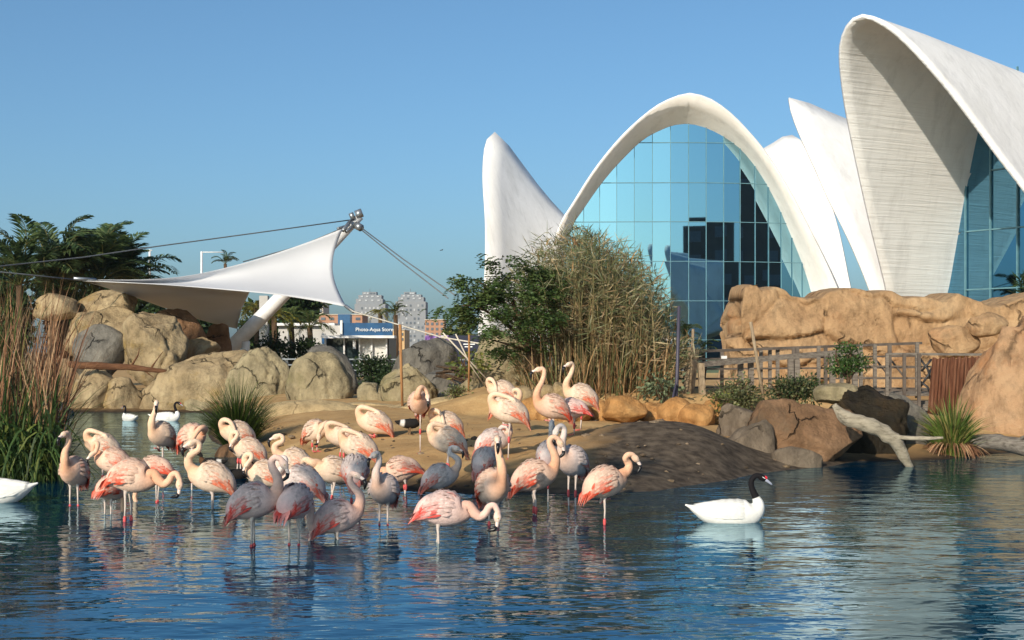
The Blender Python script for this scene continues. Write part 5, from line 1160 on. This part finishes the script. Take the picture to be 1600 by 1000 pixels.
def wing_mesh(tone, sgn, seed):
    rg = np.random.default_rng(seed); B, N, Br, Co = [np.array(c) for c in TONE[tone]]; m_ = MB()
    bx = np.array([b[0] for b in BODY]); bz = np.array([b[1] for b in BODY]); ry = np.array([b[2] for b in BODY]); rz = np.array([b[3] for b in BODY])
    rows = [(.17, .11, .034, 11), (.13, .14, .032, 13), (.08, .165, .030, 14), (.03, .18, .028, 14), (-.03, .19, .027, 14), (-.08, .18, .026, 13), (-.125, .165, .025, 11), (-.165, .15, .024, 9)]
    for ri, (x, L, W, k) in enumerate(rows[::-1]):
        for i in range(k):
            ph = R(6+98*(i+.5)/k+rg.normal(0, 3)); xx = x+rg.normal(0, .008)-.05*(i/k)
            def surf(xq, phq, off):
                return np.array((xq, sgn*(np.interp(xq, bx, ry)+off)*math.sin(phq), np.interp(xq, bx, bz)+(np.interp(xq, bx, rz)+off)*math.cos(phq)))
            lift = .006+.0012*ri; dph = R(rg.normal(4, 5))
            p0 = surf(xx, ph, -.004 if ri >= 6 else lift*.5); p1 = surf(xx-L*.5, ph+dph*.5, lift+.014); p2 = surf(max(xx-L, -.27), ph+dph, lift+.006)
            if xx-L < -.27: p2[0] = -.27+.6*(xx-L+.27); p2[2] -= .6*(-.27-(xx-L))
            t = p1-p0; sd_ = np.cross(t, np.array((0, math.sin(ph)*sgn, math.cos(ph)))); sd_ /= np.linalg.norm(sd_)+1e-9
            f = i/k; back = (7-ri)/7 if False else ri/7
            base = B*(1+rg.uniform(-.10, .07))
            cor = 0.
            if f > .52 and x < .12: cor = rg.uniform(.1, 1.0)*(f-.4)*2.2
            if x < -.06 and f > .35: cor = max(cor, rg.uniform(.45, 1.0))
            if rg.uniform() < .04: cor = max(cor, .35)
            c = lerp3(base, Co*(1+rg.uniform(-.15, .15)), min(1, cor)); ct = lerp3(c, (.86,.76,.70), .25 if cor < .3 else .0)
            V = [p0-sd_*W*.35, p0+sd_*W*.35, p1+sd_*W*.5, p2+sd_*W*.12, p2-sd_*W*.12, p1-sd_*W*.5, p1+np.array((0, sgn*.004*math.sin(ph), .004*math.cos(ph)))]
            m_.add(V, [(0, 1, 6), (1, 2, 6), (2, 3, 6), (3, 4, 6), (4, 5, 6), (5, 0, 6)], np.array([c*.97, c*.97, c*.94, ct, ct, c*.94, c]))
    me = m_.mesh('wing', True); me.materials.append(M['feather']); return me
def tail_mesh(tone, seed):
    rg = np.random.default_rng(seed); B, N, Br, Co = [np.array(c) for c in TONE[tone]]; m_ = MB()
    for i in range(9):
        y = (i-4)/4; x0 = -.20; L = rg.uniform(.16, .22); c = lerp3(B, Co, rg.uniform(.5, 1.0)); e = lerp3(c, (.8,.55,.5), rg.uniform(0, .5))
        p0 = np.array((x0, y*.05, .01)); p1 = np.array((x0-L*.45, y*.07, -.06)); p2 = np.array((x0-L*.8, y*.05, -.17+rg.normal(0, .015))); s = np.array((0, .02, 0))
        m_.add([p0-s*.7, p0+s*.7, p1+s, p2, p1-s], [(0, 1, 2, 4), (4, 2, 3)], np.array([c, c, c, e, c]))
    me = m_.mesh('tail', True); me.materials.append(M['feather']); return me
WM = {(t, s): wing_mesh(t, s, 80+i) for i, (t, s) in enumerate([(t, s) for t in TONE for s in (-1, 1)])}; TM = {t: tail_mesh(t, 90+i) for i, t in enumerate(TONE)}
_e = MB(); V, f_ = ico(2); _e.add(V*.0062, f_); EYE = _e.mesh('eye', True); EYE.materials.append(M['eye'])
def leg_mesh(L, kink, foot):
    """leg from hip (origin) down L; ankle joint half way; returns three meshes"""
    a = .47*L; m_ = MB(); g_ = (.60,.50,.44)
    m_.tube([(0, 0, .06), (0, 0, 0), (-.01, 0, -.05), (kink*.6, 0, -a*.55), (kink, 0, -a)], [.035, .03, .017, .0105, .0115], 8, col=g_)
    m_.tube([(kink, 0, -a), (kink*.5, 0, -(a+L)/2), (0, 0, -L+.012)], [.0115, .0095, .010], 8, col=g_)
    l = m_.mesh('leg', True); l.materials.append(M['leg_skin'])
    m_ = MB(); c = (.66,.10,.10); m_.tube([(kink*.9, 0, -a+.045), (kink, 0, -a+.018), (kink, 0, -a-.012), (kink*.93, 0, -a-.05)], [.0105, .0185, .0185, .0105], 8, col=c); j = m_.mesh('ankle_joint', True); j.materials.append(M['leg_skin'])
    m_ = MB(); tp = (0, 0, -L+.03)
    for ang in (-.5, 0, .5):
        m_.tube([tp, (.03*math.cos(ang), .03*math.sin(ang), -L+.008), (.095*math.cos(ang), .095*math.sin(ang), -L+.004)], [.010, .008, .004], 6, col=(.58,.12,.11))
    m_.add([(0, 0, -L+.008), (.085*math.cos(.5), -.085*math.sin(.5), -L+.004), (.07, 0, -L+.004), (.085*math.cos(.5), .085*math.sin(.5), -L+.004)], [(0, 1, 2), (0, 2, 3)], (.55,.13,.12))
    fo = m_.mesh('foot', True); fo.materials.append(M['leg_skin']); return l, j, fo
_folded = MB(); _folded.tube([(0, 0, .05), (.0, 0, -.02), (-.03, 0, -.10)], [.035, .022, .012], 8, col=(.60,.46,.40)); _folded.tube([(-.03, 0, -.10), (.03, 0, -.06), (.10, 0, -.05)], [.013, .010, .010], 8, col=(.62,.22,.20))
FOLD = _folded.mesh('leg', True); FOLD.materials.append(M['leg_skin'])
FG = 'flock of flamingos at the pond'
def flamingo(bx, by, D, head, pose, side, tone, legs, label, sc=1.0, pitch=None, ns=1.0, tw=0.0, seed=0):
    c = at(bx, by, D); gz = gh(c.x, c.y); r = random.Random(seed*7+int(bx))
    pitch = R({'feed': -2, 'deep': -8}.get(pose, 17)) if pitch is None else R(pitch)
    o = empty('flamingo', (c.x, c.y, gz), R(head), label, 'flamingo', FG); o.scale = (sc,)*3; hb = (c.z-gz)/sc
    V, Fq, Fn, cols, end, hd, dn, rot = bird_body(pose, side, tone, pitch, ns, tw)
    lift = np.array((0, 0, hb)); m_ = MB(); m_.add(V+lift, list(map(tuple, Fq))+Fn, cols*(1+r.uniform(-.05, .05))); m_.build('body', M['plumage'], o, smooth=True)
    for s in (-1, 1): link('wing', WM[(tone, s)], o, tuple(lift), (0, -pitch, 0))
    link('tail', TM[tone], o, tuple(lift), (0, -pitch, 0))
    b0 = end-hd*.02; b1 = end+hd*.036+dn*.008; b2 = b1+hd*.036+dn*.03; b3 = b2+hd*.010+dn*.07
    m_ = MB(); m_.tube(np.array([b0, b0*.5+b1*.5, b1, b2])+lift, [.020, .020, .019, .0165], 9, col=(.78,.62,.55)); bl_ = m_.build('bill', M['bill'], o, smooth=True)
    m_ = MB(); m_.tube(np.array([b1*.9+b2*.1, b2, b2*.45+b3*.55, b3])+lift, [.0215, .0205, .017, .005], 9); m_.build('bill_tip', M['black_horn'], bl_, smooth=True)
    ey = np.cross(hd, dn); ey /= np.linalg.norm(ey)
    for s in (-1, 1): link('eye', EYE, o, tuple(end-hd*.045-dn*.008+ey*s*.033+lift))
    hip = lift+rot(np.array((-.02, 0, -.13)))[0]
    for k, s in enumerate((-1, 1)):
        hx = hip+np.array((0, s*.05, 0))
        if legs == '1' and k == (0 if side > 0 else 1): link('leg', FOLD, o, tuple(hx)); continue
        if legs == '1': hx = hip+np.array((0, s*.02, 0))
        fx = 0 if legs != 'walk' else s*.07
        px_, py_ = c.x, c.y; L = hx[2]-0.0; l, j, fo = leg_mesh(L, r.uniform(-.02, .015), True)
        lo = link('leg', l, o, tuple(hx), (0, r.uniform(-.04, .04)+fx, 0)); link('ankle_joint', j, lo); link('foot', fo, lo)
    LEGS.append((c.x, c.y)); return o
LEGS = []
BIRDS = [
 (116,738,16.2,262,'up',1,'pink','2','leftmost flamingo, standing in the water beside the reeds and facing the viewer',1.0,None,1.0,-.25),
 (163,697,19.6,185,'back',1,'cream','2','pale flamingo with only its rounded back showing above the preening one near the reeds',1.0),
 (180,722,18.0,178,'chest',1,'pink','2','flamingo resting its black bill on its breast behind the coral-winged one at left',1.0),
 (204,745,14.7,-12,'feed',1,'pink','2','coral-winged flamingo at left bending its neck to the water on the right',1.08),
 (172,764,15.4,70,'deep',1,'pink','2','flamingo half hidden behind the coral-winged one at left with drooping rump',.85),
 (242,733,16.6,165,'deep',1,'pink','2','flamingo behind the bent neck at left showing its flank and tail to the right',.92),
 (253,680,18.5,250,'up',1,'cream','1','flamingo standing on one leg in front of the far black-necked swan',1.0,None,.95,.5),
 (299,684,18.1,318,'side',-1,'pink','1','one-legged flamingo with its neck curled to the right, left of the grass tussock',1.0),
 (334,748,15.9,182,'ess',1,'cream','walk','flamingo walking left in the water with its bill lowered below the tussock',1.08,None,1.0,.35),
 (374,678,20.6,200,'preen',1,'cream','2','rear preening flamingo directly right of the tussock',1.05),
 (391,704,19.2,182,'loop',1,'cream','2','flamingo with neck looped in front of the rear preening one beside the tussock',1.0),
 (416,742,17.0,180,'loop',1,'cream','2','cream flamingo with a doubled-up S neck behind the grey-backed front pair',1.0),
 (462,722,17.8,176,'ess',1,'cream','2','cream flamingo with curled neck facing left above the shaded orange-tailed one',1.0,None,.8),
 (474,754,15.6,170,'loop',1,'grey','2','shaded flamingo with orange tail pointing right and grey curled neck',1.08,16),
 (393,785,12.8,2,'hook',1,'rose','2','shaded front flamingo facing right with coral tail at left and hooked neck',1.0),
 (460,786,12.9,72,'deep',1,'rose','2','shaded front flamingo seen from behind with head down in the water',1.0,4),
 (524,809,13.3,14,'up',1,'rose','2','shaded front flamingo facing right with upright neck and red wing tips',.98,None,.9,-.6),
 (600,766,14.4,255,'up',1,'grey','2','shaded flamingo facing the viewer with black bill left of the grazing one',.95,None,.85,-.3),
 (555,735,16.2,92,'deep',1,'grey','2','round grey-backed flamingo seen from behind in the middle of the flock',1.0,20),
 (522,736,16.7,205,'side',-1,'cream','2','cream flamingo with orange breast and folded neck behind the upright shaded one',.98),
 (563,699,19.0,172,'back',1,'cream','2','sleeping cream flamingo with a red-edged tail at the middle of the bank edge',1.08),
 (536,683,20.0,200,'back',1,'cream','2','flamingo with tucked head just left behind the sleeping red-tailed one',.95),
 (491,674,21.6,322,'side',-1,'cream','2','flamingo on the sand bending its white head down to the right',1.0),
 (588,661,22.6,180,'back',1,'cream','1','large cream flamingo asleep on the sand beside the dark duck',1.18),
 (655,631,20.4,268,'chest',1,'pink','1','plump flamingo on one leg on the sand below the bamboo stake',1.0),
 (700,662,20.6,190,'preen',1,'cream','2','rear one of the two stacked preening flamingos on the middle sand',1.0),
 (702,690,18.2,178,'back',-1,'cream','walk','front one of the two stacked preening flamingos, neck arched to the right',1.02),
 (685,746,17.4,12,'ess',1,'grey','2','shaded flamingo facing right with black bill above the grazing one',.95,None,1.0),
 (627,734,17.6,178,'deep',1,'pink','2','flamingo feeding at the bank edge with its tail to the right',1.0,-14),
 (690,796,13.05,-3,'feed',1,'rose','walk','front flamingo grazing in the water with its neck bent down at right',1.02),
 (768,690,20.0,10,'preen',1,'grey','2','upper one of two shaded round flamingos on the middle of the bank',1.05),
 (757,720,18.2,60,'deep',1,'grey','2','lower one of two shaded round flamingos behind the long white neck',.95,25),
 (770,762,14.4,292,'up',1,'pink','2','flamingo with a long straight white neck and black bill facing the viewer',1.08,None,1.05,-.3),
 (832,745,15.3,8,'hook',1,'pink','2','flamingo facing right with a scarlet tail and hooked white neck',1.05),
 (858,712,16.6,80,'hook',1,'grey','1','greyish flamingo hidden behind the scarlet-tailed one with one leg in the water',.95),
 (895,722,16.2,238,'hook',1,'grey','2','flamingo with orange breast touching heads with the scarlet-tailed one',1.05,None,1.0,-.35),
 (943,755,14.4,25,'bow',-1,'pink','1','rightmost flamingo, standing on one pink leg in front of the dark bank',1.0,14,.75),
 (798,643,19.6,178,'back',1,'cream','1','white flamingo on one leg with folded neck at the centre of the sand',1.12),
 (787,612,22.4,170,'preen',1,'cream','1','rearmost white preening flamingo before the leaning rock',1.0),
 (787,634,21.2,5,'loop',1,'cream','2','white flamingo behind the one-legged central one, hooked neck to the right',.95),
 (865,637,20.8,195,'tall',1,'pink','1','tall pink flamingo on the sand with bill pointing left before the reeds',1.12,None,.95,-.2),
 (893,640,21.6,170,'deep',1,'rose','2','flamingo with scarlet wing edge hidden behind the tall pink one',1.05),
 (910,619,22.6,176,'tall',1,'cream','2','white flamingo with upright neck at the right rear by the orange stones',1.12,None,.85,.6),
]
for i, b in enumerate(BIRDS):
    a = list(b)+[None]*(13-len(b))
    flamingo(*a[:9], sc=.90*(a[9] or 1.0), pitch=a[10], ns=a[11] or 1.0, tw=a[12] or 0.0, seed=i)

# ------------------------------------------------------------------ black-necked swans
M['swan_white'] = col_mat('swan_white', .85, .12, var=.06, vscale=18., bump=.3, bscale=40.)
def swan(px, py, D, head, sc, label, neck='up', tone=1.0):
    o = empty('swan', (at(px, py, D).x, D, 0), R(head), label, 'swan', 'black-necked swans'); o.scale = (sc,)*3
    W = np.array((.80,.79,.75))*tone; K = np.array((.012,.011,.013))
    st = [(-.47,0,.19,.005,.008), (-.42,0,.17,.04,.022), (-.34,0,.135,.10,.06), (-.22,0,.10,.15,.115), (-.05,0,.085,.18,.155), (.12,0,.085,.175,.16), (.24,0,.10,.14,.15), (.31,0,.14,.10,.11), (.335,0,.20,.065,.07), (.315,0,.265,.042,.044)]
    if neck == 'up': nk = [(.285,0,.33), (.262,0,.40), (.265,0,.46), (.30,0,.505), (.345,0,.51)]; hd = np.array((.85, 0, -.5))
    else: nk = [(.30,0,.33), (.30,0,.40), (.31,0,.46), (.345,0,.49), (.38,0,.485)]; hd = np.array((.9, 0, -.4))
    st += [(*p, r, r) for p, r in zip(nk, (.036, .032, .030, .030, .030))]; e = np.array(nk[-1]); hd = hd/np.linalg.norm(hd)
    for d, r in ((.03, .036), (.06, .033), (.085, .022)): st.append((*(e+hd*d), r*.85, r))
    Q = crom(st, 6); V, Fq, Fn = tube_np(Q[:, :3], Q[:, 3:5], 18); n = len(Q); col = np.array([W if i < 6*9+1 else K for i in range(n)])
    m_ = MB(); m_.add(V, list(map(tuple, Fq))+Fn, np.repeat(col, 18, 0)); m_.build('body', M['swan_white'], o, smooth=True)
    rg = np.random.default_rng(abs(int(px)))
    for s in (-1, 1):
        m_ = MB()
        for ri, x in enumerate((-.14, -.06, .02, .10, .17)):
            for i in range(8):
                ph = R(14+78*i/7); L = .24-.03*ri; ry = np.interp(x, Q[:, 0][:55], Q[:, 3][:55]); rz = np.interp(x, Q[:, 0][:55], Q[:, 4][:55])
                f = lambda xq, off: np.array((xq, s*(np.interp(xq, Q[:55, 0], Q[:55, 3])+off)*math.sin(ph), np.interp(xq, Q[:55, 0], Q[:55, 2])+(np.interp(xq, Q[:55, 0], Q[:55, 4])+off)*math.cos(ph)))
                p0, p1, p2 = f(x, -.004 if ri == 4 else .004), f(x-L*.5, .010+.001*ri), f(x-L, .008+.0015*ri); sd_ = np.cross(p1-p0, np.array((0, s*math.sin(ph), math.cos(ph)))); sd_ /= np.linalg.norm(sd_); w_ = .027; c = W*rg.uniform(.84, 1.03)
                m_.add([p0-sd_*w_, p0+sd_*w_, p1+sd_*w_, p2, p1-sd_*w_], [(0, 1, 2, 4), (4, 2, 3)], np.tile(c, (5, 1)))
        m_.build('wing', M['swan_white'], o, smooth=True)
    b0 = e+hd*.07
    m_ = MB(); m_.tube([b0, b0+hd*.035, b0+hd*.085+np.array((0, 0, -.008)), b0+hd*.10+np.array((0, 0, -.012))], [.018, .016, .011, .005], 9, col=(.36,.38,.47)); bl_ = m_.build('bill', M['bill'], o, smooth=True)
    m_ = MB(); V, f_ = ico(3); m_.add(V*np.array((.026, .02, .024))+b0+hd*.012+np.array((0, 0, .018)), f_, (.75,.03,.045)); m_.build('bill_knob', M['bill'], bl_, smooth=True)
    for s in (-1, 1):
        m_ = MB(); m_.tube([e+hd*.04+np.array((0, s*.029, .012)), e+hd*.065+np.array((0, s*.026, .010)), e+hd*.085+np.array((0, s*.015, .008))], [.003, .005, .003], 5, col=(.8,.8,.78)); m_.build('eye_stripe', M['bill'], o)
    return o
swan(1137, 815, 14.65, 0, .93, 'white swan with black neck and red knob floating at right', 'up')
swan(-14, 781, 16.6, 183, 1.15, 'white swan cut off by the left edge with only its body and tail in view', 'fwd')
swan(203, 657, 36.2, 140, .72, 'far swan at left near the rocks with its head low over its breast', 'up', .8)  # dimmed white plumage stands in for the shade on this swan
swan(258, 657, 36.0, 2, .92, 'far swan facing right behind the one-legged flamingo', 'up')
# ------------------------------------------------------------------ ducks
def duck(px, py, D, head, label, stand=False):
    c = at(px, py, D); z = gh(c.x, D) if stand else 0.; o = empty('duck', (c.x, D, z), R(head), label, 'duck', 'small dark ducks'); h = .09 if stand else -.03
    Kc = np.array((.02,.018,.017)); Wc = np.array((.65,.62,.58)); Br = np.array((.10,.05,.025))
    st = [(-.24,0,.13,.01,.01), (-.17,0,.11,.05,.04), (-.06,0,.09,.085,.075), (.06,0,.09,.085,.08), (.14,0,.12,.055,.06), (.165,0,.17,.03,.032), (.17,0,.21,.026,.028), (.195,0,.235,.033,.036), (.225,0,.235,.026,.028), (.245,0,.23,.016,.016)]
    Q = crom(st, 5); V, Fq, Fn = tube_np(Q[:, :3], Q[:, 3:5], 12); V[:, 2] += h; n = len(Q); cols = np.array([Kc if i < 6 else (Wc if i < 9 else Kc) if i < 20 else (Kc if i < 20 else (Br if i < 27 else Kc)) for i in range(n)])
    m_ = MB(); m_.add(V, list(map(tuple, Fq))+Fn, np.repeat(cols, 12, 0)); m_.build('body', M['plumage'], o, smooth=True)
    m_ = MB(); m_.tube(np.array([(.24,0,.23), (.27,0,.222), (.295,0,.22)])+np.array((0, 0, h)), [(.013, .012), (.016, .008), (.012, .004)], 8, col=(.25,.2,.1)); m_.build('bill', M['bill'], o, smooth=True)
    if stand:
        for s in (-1, 1): m_ = MB(); m_.tube([(0, s*.04, .13), (0, s*.04, .06), (0, s*.045, 0)], [.02, .008, .008], 6, col=(.2,.12,.06)); m_.tube([(0, s*.045, .006), (.06, s*.045, .004)], [(.01, .006), (.03, .003)], 6, col=(.2,.12,.06)); m_.build('leg', M['leg_skin'], o)
duck(640, 686, 22.8, 15, 'dark duck standing on the sand behind the sleeping cream flamingo', True)
duck(331, 728, 21.6, 175, 'dark duck on the water left of the stone under the tussock')
duck(368, 746, 19.6, 20, 'dark duck on the water under the looped-neck flamingo')

# ------------------------------------------------------------------ the pond surface, with small rings round wading legs and swans
wx = nonuni(-90, -6.4, 4.2, .03, 90, 1.5); wy = nonuni(-60, 12.3, 18.3, .03, 60, 1.5)
WX, WY = np.meshgrid(wx, wy, indexing='ij'); WZ = np.zeros_like(WX)
for (x, y) in LEGS+[(at(1137, 815, 14.65).x, 14.65), (at(1160, 815, 14.65).x, 14.65)]:
    d = np.hypot(WX-x, WY-y); WZ += .0016*np.cos(d*44+x*9)*np.exp(-d/.38)
mb = MB(); mb.add(np.stack([WX.ravel(), WY.ravel(), WZ.ravel()], 1), grid_faces(len(wx), len(wy)))
wo = mb.build('pond_water', M['water'], smooth=True); tag(wo, 'rippled blue pond water mirroring the sky', 'water', kind='structure')
